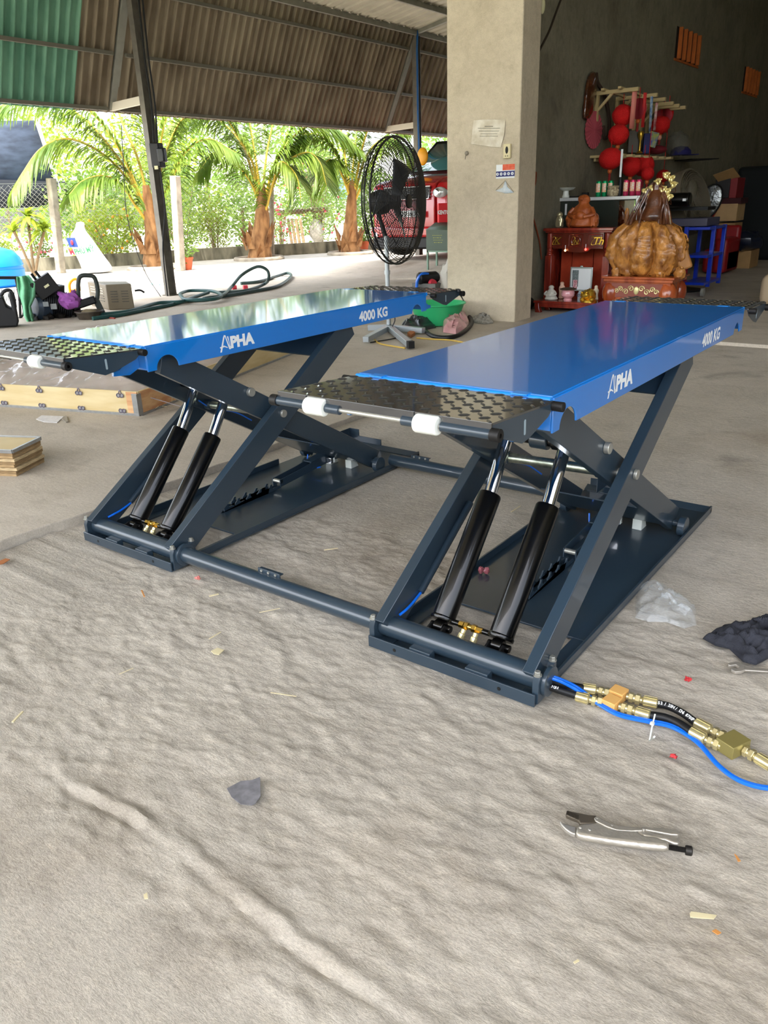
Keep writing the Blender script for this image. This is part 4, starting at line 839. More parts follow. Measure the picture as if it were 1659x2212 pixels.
def toad(T,P,h):
    MB().ell(P+Vector((-.02,-.07,.085)),(.055,.05,.042),14,amp=.15).build('head',M_gold,T)
    for s in (-1,1): MB().ell(P+Vector((-.02+s*.03,-.10,.115)),.013,8).build('eye',M_gold,T); MB().ell(P+Vector((s*.06,-.05,.03)),(.03,.04,.03),10).build('foot',M_gold,T)
P=PY(1272,650,ty+.10); P.z=zt2; T=thing('golden_toad','golden money toad figurine at the right of the low table','figurine',tuple(P)); MB().ell(P+Vector((0,0,.075)),(.08,.075,.07),20,amp=.35,fr=5).lathe([(.09,0),(.09,.02),(.08,.03)],P,22).build('body',M_gold,T); toad(T,P,.15)
P=PY(1254,645,ty+.14); P.z=zt2; T=thing('glass_jar','small clear jar with blue lettering between the pink pot and the golden toad','jar',tuple(P)); MB().lathe([(.035,0),(.037,.01),(.037,.09),(.025,.105),(.025,.12)],P,20).build('jar',mat('jar_glass','A8B4BC',.1,alpha=.75),T); t=text_mb('LOTTE',.03,(P.x-.034,P.y-.039,P.z+.055),(1,0,0),(0,0,1),bold=.03,sx=.7); t.build('label',mat('label_navy','22344E',.5),T,smooth=False)
# framed picture leaning in the altar
yy=y+.10; fx0,fx1,fz0,fz1=FB(1231,577,1279,629,yy); T=thing('picture_frame','silver framed certificate with red photograph leaning inside the altar cabinet','picture frame',((fx0+fx1)/2,yy,fz0))
MB().box(fx0,fx1,yy,yy+.015,fz0,fz1).build('frame',mat('silver_frame','C0CCC8',.3,.6),T,bevel=.004); MB().box(fx0+.018,fx1-.018,yy-.002,yy,fz0+.018,fz1-.018).build('print',mat('paper_white','E6ECEC',.5),T)
MB().box(fx0+.03,fx0+.11,yy-.004,yy-.002,fz0+.05,fz1-.035).build('photo_patch',mat('photo_grey','6E7A7A',.5,var=.4,vs=60),T); MB().box(fx0+.045,fx0+.10,yy-.006,yy-.004,fz0+.02,fz0+.13).build('red_patch',mat('photo_red','A8324A',.5,col2='E6D0D0',vs=90),T)
MB().ell(((fx0+fx1)/2,yy,fz1+.006),(.02,.006,.012),12).build('crest',mat('silver_frame','C0CCC8',.3,.6),T)
# --- items on the altar top
M_rootw=mat('carved_orange_wood','B4602C',.45,0,col2='8A4018',vs=9,bump=.5,bs=30)
def b2(T,P,h):
    bud(T,P,h,M_rootw)
    for s in (-1,1): MB().ell(P+Vector((s*.40*h,-.02*h,.2*h)),(.16*h,.2*h,.24*h),14,amp=.5,fr=4,seed=s).build('rock_arm',M_rootw,T)
Pz=zt
fig('laughing_statue','carved orange wood seated laughing statue on top of the altar cabinet','statue',1258,492,.36,y+.16,M_rootw,sit,z=Pz,seed=8,amp=.4,extra=b2)
fig('silver_figurine','small silver and cream figurine at the left end of the altar top','figurine',1208,490,.18,y+.10,mat('silver_gilt','B8B08C',.3,.7),[(.26,0),(.27,.1),(.24,.3),(.27,.45),(.2,.6),(.15,.68),(.2,.75),(.22,.86),(.12,.97),(.01,1)],z=Pz,seed=3,amp=.5)
# --- aluminium glass case behind the altar
yg=8.0; gx0,gx1,_,gz=FB(1204,429,1378,436,yg); gb=PY(1290,505,yg).z; T=thing('glass_showcase','aluminium framed glass showcase behind the altar carrying cans and vases','showcase',((gx0+gx1)/2,yg+.25,.03)); M_alu=mat('aluminium','DDE0E0',.35,.3)
zg0=.75
fr=MB()
for (a,b) in (((gx0,yg,gz),(gx1,yg,gz)),((gx0,yg,zg0),(gx1,yg,zg0)),((gx0,yg,zg0),(gx0,yg,gz)),((gx1,yg,zg0),(gx1,yg,gz)),((gx0,yg+.45,gz),(gx1,yg+.45,gz)),((gx0,yg+.45,zg0),(gx0,yg+.45,gz)),((gx1,yg+.45,zg0),(gx1,yg+.45,gz)),((gx0,yg,gz),(gx0,yg+.45,gz)),((gx1,yg,gz),(gx1,yg+.45,gz))):
    up=(0,1,0) if a[2]!=b[2] else (0,0,1); fr.beam(a,b,.038,.038,up=up)
fr.build('frame',M_alu,T,bevel=.005)
M_pane=mat('dark_pane','2C332E',.04,0,coat=1)
MB().box(gx0+.02,gx1-.02,yg+.005,yg+.010,zg0,gz-.02).build('pane',M_pane,T); MB().box(gx1-.006,gx1,yg+.02,yg+.43,zg0,gz-.02).build('pane',M_pane,T); MB().box(gx0,gx1,yg,yg+.45,gz+.012,gz+.02).build('top_board',mat('board_black','151515',.4),T)
MB().box(gx0+.3*(gx1-gx0)-.2,gx0+.3*(gx1-gx0)-.175,yg,yg+.004,gz-.18,gz-.05).build('sticker',M_white,T)
vx0=PY(1338,440,yg).x; MB().box(vx0,gx1-.03,yg-.002,yg+.004,zg0+.1,gz-.03).build('mirror_pane',mat('mirror','E0E8E0',.03,1),T)
MB().box(gx0,gx1,yg,yg+.45,.03,zg0-.02).build('cabinet_base',mat('dark_cabinet','1C1A18',.5),T)
gzt=gz+.02
def can(u,m,lab,yy,h=.115,r=.029):
    h,r=.175,.032; P=PY(u,425,yy); P.z=gzt; T=thing('drink_can',lab,'can',tuple(P),'slim drink cans on the showcase'); MB().lathe([(r*.85,0),(r,.008),(r,h-.012),(r*.85,h)],P,20).build('can_body',m,T); MB().lathe([(r*.8,h),(r*.87,h+.002),(r*.85,h+.003)],P,18).build('can_lid',M_chrome,T)
    MB().sheet(lambda s,t:P+Vector((math.sin((s-.5)*1.8)*(r+.001),-math.cos((s-.5)*1.8)*(r+.001),.05+t*.10)),6,2).build('can_print',mat('can_print','E8E4D8',.4,col2='F09040',vs=60),T)
M_cg=mat('can_green','1FA86A',.25,.5); M_cp=mat('can_pink','D8406A',.25,.5)
for k,u in enumerate((1292,1305,1318)): can(u,M_cg,('green slim drink can, leftmost of the cans','green slim drink can, middle one of the three green','green slim drink can just left of the cream pot')[k],yg+.05+.02*k)
for k,u in enumerate((1351,1365,1378)): can(u,M_cp,('pink slim drink can just right of the thin black vase','pink slim drink can, middle one of the three pink','pink slim drink can, rightmost of all cans')[k],yg+.05+.02*k)
P=PY(1324,425,yg+.04); P.z=gzt; MB().lathe([(.05,0),(.068,.015),(.074,.07),(.064,.085),(.076,.115),(.07,.118),(.06,.09)],P,24).build('cream_pot',mat('cream_glaze','C8BC98',.35,col2='7A6850',vs=50),label='round cream ceramic pot between the green and pink cans',cat='pot')
P=PY(1222,427,yg+.08); P.z=gzt; MB().lathe([(.045,0),(.048,.01),(.035,.04),(.034,.08),(.09,.095),(.115,.115),(.11,.118),(.01,.10)],P,28).build('footed_dish',M_nylon,label='white footed offering dish at the left end of the showcase',cat='dish')
P=PY(1264,424,yg+.08); P.z=gzt; T=thing('black_adapter','small black adapter with cable on the showcase top','adapter',tuple(P)); MB().cbox(P+Vector((0,0,.03)),(.08,.05,.05)).build('adapter_body',M_mblack,T,bevel=.005); MB().tube(bez([P+Vector((-.04,0,.02)),P+Vector((-.1,0,.012)),P+Vector((-.2,-.02,.01))],5),.006,6).build('cord',M_mblack,T)
P=PY(1338,425,yg+.06); P.z=gzt; T=thing('bottle_vase','slim dark bottle vase with a tall white label strip','vase',tuple(P)); MB().lathe([(.026,0),(.03,.02),(.026,.15),(.014,.2),(.012,.36)],P,16).build('bottle',M_mblack,T); MB().cbox(P+Vector((0,-.018,.36)),(.024,.006,.30)).build('label_strip',M_white,T)
# --- pedestal and burl sculpture
yp=7.18; px0,px1,_,pz1=FB(1303,598,1453,640,yp); pd=.52
T=thing('carved_pedestal','low rosewood pedestal with gilded scroll panel under the burl sculpture','pedestal',((px0+px1)/2,yp+pd/2,.03))
MB().box(px0-.02,px1+.02,yp-.03,yp+pd,pz1-.025,pz1).box(px0+.0,px1,yp-.012,yp+pd-.02,pz1-.06,pz1-.025).build('top_board',M_rosel,T,bevel=.006)
MB().box(px0+.03,px1-.03,yp+.02,yp+pd-.05,.16,pz1-.06).build('apron',M_rosel,T)
for x in (px0,px1-.14):
    for yy in (yp-.005,yp+pd-.18): MB().ell((x+.07,yy+.07,.27),(.10,.09,.14),16,amp=.15,fr=4).box(x+.02,x+.12,yy+.02,yy+.12,.03,.2).build('bulging_leg',M_rosel,T)
cx=(px0+px1)/2-.01; zc=pz1-.15
MB().box(cx-.29,cx+.29,yp+.012,yp+.02,zc-.08,zc+.075).build('scroll_panel',mat('rose_panel','8C4A3C',.4),T,bevel=.003)
sc=MB()
for s in (-1,1):
    for (a,b,r) in ((.06,.02,.035),(.12,-.015,.035),(.18,.015,.03),(.225,-.01,.028)):
        sc.tube([(cx+s*(a+r*(1-t/14)*math.cos(t*.75)),yp+.008,zc+b+r*(1-t/14)*math.sin(t*.75)) for t in range(12)],.006,5)
sc.ell((cx,yp+.01,zc),(.03,.008,.045),12); sc.build('gilded_scroll',mat('gold_pale','E6DCA0',.4,.5),T)
M_burl=mat('burl_wood','CC8C40',.45,0,col2='7A481C',vs=14,bump=1,bs=45,stretch=(1,1,.6),coat=.4)
yb=yp+.24; c0=PY(1397,530,yb); bw=(PY(1484,540,yb).x-PY(1312,540,yb).x)/2; z0=pz1; z1=PY(1400,474,yb).z; Tb=thing('burl_sculpture','big golden burl wood sculpture like a draped robe on the pedestal','wood sculpture',(c0.x,yb,pz1))
def burl(a,b):
    th=a*2*PI; z=b; env=[(0,.60),(.05,.80),(.12,.86),(.3,.99),(.5,1.0),(.7,.94),(.85,.80),(.95,.55),(1,.28)]
    r=np.interp(z,[e[0] for e in env],[e[1] for e in env])
    lob=1-.34*(1-abs(math.sin(th*5.5+1.3*math.sin(th*1.7)+.9*math.sin(z*2.2+th*2))))**2.2*(1 if z<.93 else .4); d=Vector((math.cos(th),math.sin(th),z*1.4))
    q=lob*(1+.07*noise.noise(d*3)+.06*noise.noise(d*8)+.03*noise.noise(d*20)); rag=.06*noise.noise(Vector((th*3,5,0)))*(1-z)
    return Vector((c0.x+math.cos(th)*bw*r*q,yb+math.sin(th)*bw*.5*r*q,z0+.0+(z1-z0)*max(0,z+rag)))
MB().sheet(burl,180,44).build('robe_burl',M_burl,Tb,ang=60)
for u,v in ((1330,585),(1355,592),(1390,594),(1425,592),(1468,578)):
    p=PY(u,v,yb-.13); MB().ell((p.x,p.y+.03,z0+.04),(.06,.05,.06),14,amp=.5,fr=4,seed=u).build('root_foot',M_burl,Tb)
pk=PY(1477,560,yb); MB().cbox(pk+Vector((0,0,-.01)),(.14,.10,.20),ry=-.4,rz=.3).build('cut_block',mat('cut_wood','A8743E',.5,var=.15),Tb,bevel=.02)
M_droot=mat('dark_root','3E2014',.3,0,col2='6A3A1C',vs=9,coat=.6,bump=.5)
f0=PY(1413,474,yb); f0.z=z1-.03; Tf=Tb
MB().lathe([(.17,0),(.15,.08),(.11,.16),(.10,.24),(.075,.30),(.05,.33),(.055,.37),(.05,.41),(.01,.44)],f0,20).build('root_figure',M_droot,Tb,sub=1)
rn=random.Random(9)
for k in range(16):
    s=-1 if k%2 else 1; x=rn.uniform(.06,.24)*s; MB().tube(bez([f0+Vector((x*1.15,rn.uniform(-.14,.0),-.02)),f0+Vector((x*1.0,-.08,.10)),f0+Vector((x*.8+.03*math.sin(k),-.06,.22)),f0+Vector((x*.45,-.03,.34)),f0+Vector((x*.15,0,.42))],5),[.018,.017,.016,.015,.015,.014,.013,.012,.012,.011,.011,.010,.010,.009,.009,.009,.008,.008,.007,.007,.006],7).build('root_strand',M_droot,Tb)
MB().ell(f0+Vector((-.30,-.02,.06)),(.03,.03,.09),10,amp=.4).build('root_knob',M_burl,Tb)
# gold leaf flowers standing behind
T=thing('gilded_flowers','spray of gold leaf magnolia flowers above the burl sculpture','artificial flowers',(f0.x,yb+.12,pz1+.6)); rn=random.Random(2)
for i,(u,v) in enumerate(((1395,412),(1410,405),(1422,392),(1432,408),(1440,378),(1451,385),(1443,412),(1404,420),(1456,398),(1418,418),(1436,422),(1447,425))):
    p=PY(u,v,yb-.02); fl=MB()
    for k in range(5):
        a=k*2*PI/5+i; fl.ell(p+Vector((.022*math.cos(a),.01*math.sin(a)-.01,.02*math.sin(a))),(.014,.012,.030),8,rot=Matrix.Rotation(a*.6,3,'Y'))
    fl.build('gold_flower',mat('flower_gold','E8D690',.3,.7),T); MB().tube(bez([p,p+Vector((.0,.05,-.08)),f0+Vector((0,.05,.36))],4),.004,5).build('flower_stem',M_droot,T)
# --- wall hung things (wall face x=-3.12)
XW=-3.12
poly=[(1281,147),(1272,150),(1262,165),(1257,200),(1253,240),(1250,262),(1262,265),(1268,258),(1278,238),(1283,205),(1284,175)]
q=[PX(u,v,XW) for u,v in poly]; q=[(p.y,p.z) for p in q]; cy_=sum(a for a,b in q)/len(q); cz_=sum(b for a,b in q)/len(q)
Tc=MB(); n=len(q); Tc.add([(XW,a,b) for a,b in q]+[(XW+.06,cy_+(a-cy_)*.85,cz_+(b-cz_)*.92) for a,b in q]+[(XW+.09,cy_+(a-cy_)*.4,cz_+(b-cz_)*.6) for a,b in q],[(i,(i+1)%n,n+(i+1)%n,n+i) for i in range(n)]+[(n+i,n+(i+1)%n,2*n+(i+1)%n,2*n+i) for i in range(n)]+[tuple(range(2*n,3*n)),tuple(range(n))[::-1]])
Tc.build('carved_plaque',mat('lacquered_carving','5A2E14',.12,0,col2='2E160A',vs=8,bump=1,bs=14,coat=1),label='tall dark lacquered wood carving hanging on the wall',cat='wall carving',sub=1)
p=PX(1282,281,XW+.02); T=thing('paper_fan_flower','dusty pink pleated paper disc on the wall below the dark carving','paper decoration',tuple(p)); mb=MB(); n=48
mb.add([p+Vector((.01*(k%2),.27*math.cos(2*PI*k/n),.22*math.sin(2*PI*k/n))) for k in range(n)]+[p+Vector((.02,0,0))],[(k,(k+1)%n,n) for k in range(n)]); mb.build('pleated_disc',mat('dusty_pink','B4505C',.8),T,solid=.004,smooth=False)
MB().tube(bez([PX(u,v,XW+.04) for u,v in ((1288,158),(1291,178),(1303,198),(1312,228),(1316,262),(1314,292),(1306,298),(1304,272))],4),.022,7).build('dry_branch',mat('bark_dark','3A2A20',.9),label='crooked dry branch leaning up the wall left of the lanterns',cat='branch')
# pergola bracket shelf: beams stand out from the wall
M_pine=mat('pine_pale','BCA878',.6,var=.12)
T=thing('bracket_shelf','pale wooden pergola style bracket shelf high on the wall above the lanterns','wall shelf',tuple(PX(1400,215,XW)))
ya=PX(1340,200,XW).y; zt3=2.42; 
for k,(u,v) in enumerate(((1380,192),(1420,205),(1438,214),(1455,223),(1468,228),(1481,232))):
    e=PX(u,v,XW+.55+.0*k); s=.5; yk=e.y; z=e.z; MB().beam((XW,yk,z),(XW+.55,yk,z),.05,.045).build('beam',M_pine,T,bevel=.003)
    MB().beam((XW+.02,yk,z),(XW+.02,yk,z-.32),.045,.04,up=(1,0,0)).build('upright',M_pine,T); MB().beam((XW+.03,yk,z-.2),(XW+.22,yk,z-.01),.03,.03).build('brace',M_pine,T)
ys=[PX(1380,192,XW+.55).y,PX(1481,232,XW+.55).y]
for xx in (.12,.34): MB().beam((XW+xx,ys[0]-.1,PX(1380,192,XW+.55).z+.03),(XW+xx,ys[1]+.05,PX(1481,232,XW+.55).z+.03),.04,.025).build('cross_slat',M_pine,T)
T=thing('slatted_shelf','pale slatted wall shelf halfway down the wall holding small ornaments','wall shelf',tuple(PX(1400,337,XW)))
s0=PX(1346,330,XW+.10); s1=PX(1450,343,XW+.10); s0=PX(1350,335,XW+.45); s1=PX(1452,341,XW+.45); zsh=(s0.z+s1.z)/2
for k in range(7):
    yk=s0.y+(s1.y-s0.y)*k/6; MB().beam((XW,yk,zsh),(XW+.45,yk,zsh),.10,.03).build('slat',M_pine,T,bevel=.002)
MB().beam((XW+.05,s0.y,zsh-.03),(XW+.05,s1.y,zsh-.03),.03,.05).build('bearer',M_pine,T)
# red tassel lanterns
M_redl=mat('lantern_red','D81414',.75,bump=1,bs=120,var=.1); M_redp=mat('lantern_paper','C0404C',.7)
def lantern(u,v,wd,hh,lab,x=XW+.30,paper=False):
    p=PX(u,v,x); sc=(p-CAM).length/FPX; rw=wd*sc/2; rh=hh*sc/2; T=thing('red_lantern',lab,'lantern',tuple(p-Vector((0,0,rh))),'round red lanterns over the altar')
    if paper:
        mb=MB(); n=16
        for k in range(n):
            a=PI*k/n; d=Vector((math.cos(a),math.sin(a),0)); pts=[p+d*rw*math.cos(t)+Vector((0,0,rh*math.sin(t))) for t in np.linspace(0,2*PI,21)[:-1]]; mb.add(pts,[tuple(range(20))])
        mb.build('paper_ball',M_redp,T,solid=.002,smooth=False)
    else: MB().ell(p,(rw,rw,rh),26,amp=.08,fr=6,seed=u).build('fluffy_ball',M_redl,T)
    MB().ell(p-Vector((0,0,rh+.02)),(.03,.03,.03),10).build('gold_bead',mat('bead_orange','C0602A',.4),T); MB().cyl(p-Vector((0,0,rh+.14)),p-Vector((0,0,rh+.03)),.016,8).build('tassel',mat('tassel_red','8C1C1C',.8),T)
    MB().cyl(p+Vector((0,0,rh)),p+Vector((0,0,rh+(.5 if v>370 else .12))),.004,6).build('cord',M_redl,T)
lantern(1345,249,38,36,'upper left fluffy red lantern under the bracket shelf')
lantern(1336,291,38,36,'fluffy red lantern hanging directly below the upper left one')
lantern(1319,343,44,38,'fluffy red lantern lowest at the left, below and left of the shelf')
lantern(1363,358,38,38,'left one of two merged red lanterns under the slatted shelf')
lantern(1391,358,38,38,'right one of two merged red lanterns under the slatted shelf',x=XW+.36)
lantern(1380,235,28,36,'pleated paper red lantern in the middle behind the pale pink ribbon',paper=True,x=XW+.40)
lantern(1434,250,30,26,'pleated paper red lantern at the right end of the bracket shelf',paper=True)
lantern(1427,270,34,30,'fluffy red lantern at the right, under the pleated one')
lantern(1444,246,18,30,'dark red lantern mostly hidden behind the right pleated one',x=XW+.12)
lantern(1399,375,24,24,'small red lantern hanging just above the pink cans',x=XW+.5)
lantern(1433,380,26,22,'small red lantern hanging behind the gold flowers',x=XW+.2)
for u0,v0,u1,v1,w,m,lab in ((1372,189,1364,278,9,mat('ribbon_pink','E0887A',.6),'long pale pink ribbon hanging before the lanterns'),(1394,200,1388,275,6,mat('ribbon_red','D03030',.6),'narrow red ribbon hanging right of the pleated lantern'),(1408,208,1404,284,5,mat('pen_blue','3A6EA8',.5,col2='C8D0D0',vs=20),'blue and white strip hanging under the bracket shelf'),(1419,222,1413,282,5,mat('strip_white','D8C8C0',.5,col2='B03040',vs=20),'white and red strip hanging beside the blue strip')):
    a=PX(u0,v0,XW+.5); b=PX(u1,v1,XW+.46); sc=(a-CAM).length/FPX; r=RT*w*sc/2
    MB().add([a-r,a+r,b+r,b-r],[(0,1,2,3)]).build('hanging_ribbon',m,label=lab,cat='ribbon',solid=.003)
for u,v,w,h,x,m,lab,nm,ct in ((1408,301,20,26,.3,mat('box_yellow','B0B848',.5,col2='3A4A9A',vs=16),'tilted yellow and blue packet standing on the slatted shelf','small_packet','packet'),
    (1368,306,20,38,.2,mat('frame_grey','56524A',.4),'dark picture frame standing at the left of the slatted shelf','photo_frame','photo frame'),
    (1396,310,12,34,.25,mat('bottle_navy','232A6A',.3),'navy blue bottle standing behind the yellow packet','bottle','bottle')):
    p=PX(u,v,XW+x); sc=(p-CAM).length/FPX; MB().cbox(p+Vector((0,0,0)),(w*sc,.05,h*sc),rz=.65,ry=.25 if ct=='packet' else 0).build(nm,m,bevel=.006,label=lab,cat=ct)
p=PX(1383,305,XW+.3); MB().lathe([(.04,-.15),(.045,-.14),(.015,-.12),(.012,.0),(.035,.06),(.04,.10),(.03,.12)],p,18).build('gold_trophy',M_gold,label='small gold trophy standing on the slatted shelf',cat='trophy')
p=PX(1424,297,XW+.3); MB().ell(p,(.035,.035,.035),14).build('pink_ball',mat('peach','E8A890',.5),label='small peach coloured ball right of the yellow packet',cat='ornament')
p=PX(1462,310,XW+.2); MB().ell(p,(.17,.17,.16),20,amp=.4,fr=4).build('clear_plastic_bag',mat('bag_clear','7C7C74',.15,alpha=.35,coat=1),label='clear plastic bag of dried things at the right of the shelf',cat='plastic bag')
p=PX(1470,335,XW+.25); T=thing('navy_cap','dark blue cap lying on the right end of the shelf','cap',tuple(p)); MB().lathe([(.16,0),(.15,.06),(.10,.11),(.01,.13)],p,20).build('crown',mat('cap_navy','1E1C5A',.8),T); MB().cbox(p+Vector((.12,.1,.0)),(.2,.2,.012),rz=.6).build('peak',mat('cap_navy','1E1C5A',.8),T,bevel=.005)
p=PX(1418,327,XW+.25); MB().ell(p+Vector((0,0,.02)),(.15,.13,.06),18).build('maroon_cap',mat('cap_maroon','6E1420',.8),label='maroon cloth cap with white mark in the middle of the shelf',cat='cap')
p=PX(1495,348,XW+.1); MB().beam((XW,p.y-.6,p.z),(XW+.3,p.y-.2,p.z),.9,.015).build('black_shelf_board',M_mblack,label='thin black board shelf end right of the slatted shelf',cat='shelf')
# clay vent blocks high on the wall
def vent(u0,v0,u1,v1,lab):
    a=PX(u0,v0,XW); b=PX(u1,v1,XW); y0_,y1_=a.y,b.y; z1_,z0_=a.z,b.z-.0; z0_=PX(u0,(v0+v1)/2+14,XW).z; z0_=z1_-.42; T=thing('clay_vent',lab,'vent block',(XW,(y0_+y1_)/2,z0_),'clay vent blocks in the hall wall')
    MB().box(XW-.02,XW+.002,y0_,y1_,z0_,z1_).build('recess',mat('vent_dark','1A0C06',.9),T)
    for k in range(5):
        yy=y0_+(y1_-y0_)*(k+.55)/5; MB().beam((XW+.004,yy,z0_),(XW+.004,yy,z1_),.10,.05,up=(0,1,0)).build('clay_fin',mat('clay','B8622A',.8,var=.15),T,bevel=.01)
    MB().box(XW,XW+.012,y0_-.02,y1_+.02,z0_-.03,z0_).build('sill',mat('clay','B8622A',.8,var=.15),T)
vent(1463,56,1513,80,'orange clay slotted vent block high on the wall, nearer one'); vent(1609,143,1640,160,'orange clay slotted vent block farther back in the dark hall')
# wall cables right of the pillar
MB().tube(bez([PX(u,v,XW+.01) for u,v in ((1215,-10),(1200,30),(1185,70),(1165,110),(1152,145))],5),.012,6).build('wall_cable',mat('cable_brown','2E2418',.8),label='brown cable slanting down the wall at the top right of the pillar',cat='cable')
MB().tube(bez([PX(u,v,XW+.02) for u,v in ((1146,395),(1152,385),(1158,372),(1156,398),(1146,420),(1143,435),(1152,470),(1165,520),(1170,560))],5),.009,6).build('rust_cable',mat('cord_rust','7A3A20',.7),label='thin rust coloured cable hanging on the wall beside the pillar',cat='cable')
p=PX(1172,12,XW+.1); MB().ell(p,(.03,.03,.08),12).build('light_bulb',mat('bulb_glass','D8D4A8',.2),label='small unlit bulb hanging at the top beside the pillar',cat='bulb')
# --- blue cart, drum fan, boxes, sofa, bags
P=G(1490,632); x=P.x; M_cart=mat('cart_blue','1234B0',.3,coat=.5); yc=9.2; cx0,cx1,_,cz1=FB(1477,490,1523,632,yc)
T=thing('tool_trolley','blue steel tool trolley behind the burl sculpture','trolley',((cx0+cx1)/2,yc+.3,.02))
for xx,yy in ((cx0,yc),(cx1-.0,yc+.25),(cx0,yc+.6),(cx1,yc+.75)): MB().beam((xx,yy,.14),(xx,yy,cz1),.05,.05,up=(0,1,0)).build('upright',M_cart,T,bevel=.004)
for z in (.18,.52,cz1-.04): MB().box(cx0,cx1+.02,yc,yc+.78,z,z+.035).build('shelf',M_cart,T,bevel=.004)
for xx in (cx0,cx1): MB().cyl((xx-.015,yc+.05,.09),(xx+.02,yc+.05,.09),.055,16).build('castor',mat('castor_grey','8E8E88',.4),T)
MB().box(cx0-.3,cx0-.05,yc+.1,yc+.4,.02,.42).build('red_crate',mat('crate_red','A01828',.5),label='dark red plastic crate left of the blue trolley',cat='crate',bevel=.01)
p=PY(1500,470,yc+.3); MB().box(p.x-.28,p.x+.22,yc+.12,yc+.7,cz1,cz1+.1).build('grey_tool_case',mat('case_grey','4A4858',.5),label='flat grey tool case on top of the blue trolley',cat='case',bevel=.01)
P=PY(1487,438,9.9); T=thing('drum_fan','tilted dusty drum fan behind the gold flowers','fan',(P.x,P.y,.02)); ax=Vector((.95,-.15,.28)).normalized()
mb=MB(); e=ax.orthogonal().normalized()
M_fanc=mat('fan_dusty','6A6252',.6)
for r in np.linspace(.04,.40,14): mb.tube([P+ax*(.12+.05*(1-(r/.40)**2))+(e*math.cos(t)+ax.cross(e)*math.sin(t))*r for t in np.linspace(0,2*PI,33)[:-1]],.003,4,closed=True)
mb.build('front_grille',M_fanc,T); MB().lathe([(.40,-.10),(.42,-.09),(.42,.09),(.40,.10)],P,36,ax,caps=False).build('drum',M_fanc,T,solid=.01)
for k in range(3): 
    a=2*PI*k/3; MB().ell(P+(e*math.cos(a)+ax.cross(e)*math.sin(a))*.2,(.08,.12,.15),12).build('fan_blade',mat('blade_beige','6A6454',.5),T)
MB().tube([P-Vector((0,0,.5)),(P.x,P.y,.05)],.03,10).lathe([(.3,.02),(.3,.05),(.05,.09)],(P.x,P.y,0),24).build('fan_stand',M_mblack,T)
def pbox(u0,v0,u1,v1,y,d,m,name,lab,cat,on=None):
    a,b,c,e=FB(u0,v0,u1,v1,y); c=c if on is None else on; return MB().box(a,b,y,y+d,c,e).build(name,m,label=lab,cat=cat,bevel=.008),e
M_card=mat('cardboard','A88456',.8,var=.08)
_,z1_=pbox(1570,541,1621,577,13.6,.6,M_card,'cardboard_box','brown cardboard box on the floor at the back right','box',on=.03)
_,z2_=pbox(1545,482,1585,530,13.2,.5,M_card,'cardboard_box','plain cardboard box in the middle of the stack over the red seat','box')
_,z3_=pbox(1513,440,1592,478,13.2,.5,mat('cardboard_pale','B49468',.8,var=.08),'cardboard_box','wide taped cardboard box below the black carton','box')
_,z4_=pbox(1544,385,1576,428,13.2,.5,mat('carton_black','1E1C1E',.5),'carton','black printed carton topmost of the stack with red side','box')
pbox(1576,384,1592,428,13.22,.48,mat('carton_red','7E1E24',.5),'carton','dark red carton standing beside the black one on top','box')
a=PY(1548,388,13.15); MB().beam(a,(a.x+.32,a.y-.03,a.z+.10),.28,.01,up=(0,.6,1)).build('carton_flap',M_card,label='open pale flap sheet resting on the black carton',cat='cardboard')
pbox(1545,428,1600,441,13.2,.5,mat('maroon_cloth','3A1216',.8),'folded_cloth','dark maroon folded cloth between the carton and the wide box','cloth')
T=thing('red_sofa','dark red armchair seat under the stacked boxes','armchair',(PY(1540,560,12.4).x,12.8,.02)); a,b,c,e=FB(1518,515,1572,584,12.4)
MB().box(a,b,12.4,13.1,.05,e*.72).build('seat',mat('sofa_red','8E1218',.45),T,bevel=.06,seg=3); MB().box(b-.22,b,12.35,13.15,.05,e).build('armrest',mat('sofa_red','8E1218',.45),T,bevel=.06,seg=3); MB().box(a,b,13.0,13.15,.05,e*1.3).build('backrest',mat('sofa_red','8E1218',.45),T,bevel=.05,seg=3)
a,b,c,e=FB(1571,515,1583,556,12.9); T=thing('white_carton','narrow white carton printed with black letters leaning beside the red seat','box',((a+b)/2,12.9,c)); MB().box(a,b,12.9,13.1,c,e).build('carton_body',M_white,T,bevel=.004); t=text_mb('AI',.10,(a+.005,12.899,e-.14),(1,0,0),(0,0,1),bold=.04,sx=.8); t.build('carton_letters',M_mblack,T,smooth=False)
p=PY(1530,438,13.1); T=thing('silver_sunshade_bag','silver foil bag with black rim hanging before the boxes','bag',tuple(p)); MB().ell(p,(.19,.04,.30),24,rot=Matrix.Rotation(.5,3,'Y'),amp=.12).build('foil',mat('foil','A0A4A6',.25,.8,bump=1,bs=20),T); MB().tube([p+Matrix.Rotation(.5,3,'Y')@Vector((.195*math.cos(t),-.01,.305*math.sin(t))) for t in np.linspace(0,2*PI,25)[:-1]],.015,6,closed=True).build('rim',M_mblack,T)
p=PY(1545,463,13.17); MB().beam(p+Vector((-.1,0,-.16)),p+Vector((.06,0,.2)),.05,.04).build('red_strap',mat('strap_red','B8181C',.5),label='bright red strap across the wide taped box',cat='strap')
p=PY(1600,520,13.6); MB().ell((p.x,p.y,p.z),(.36,.3,.17),20,amp=.3).build('dark_bag',mat('bag_blueblack','10182C',.35,coat=.4),label='dark blue bag lying on the floor cardboard box',cat='bag')
p=PY(1630,450,15.5); MB().box(-2.95,p.x+2.2,15.5,16.2,.03,p.z+.75).build('covered_rack',mat('dark_cover','0C1214',.8),label='large dark covered rack against the back at the right edge',cat='rack',bevel=.08,seg=3)
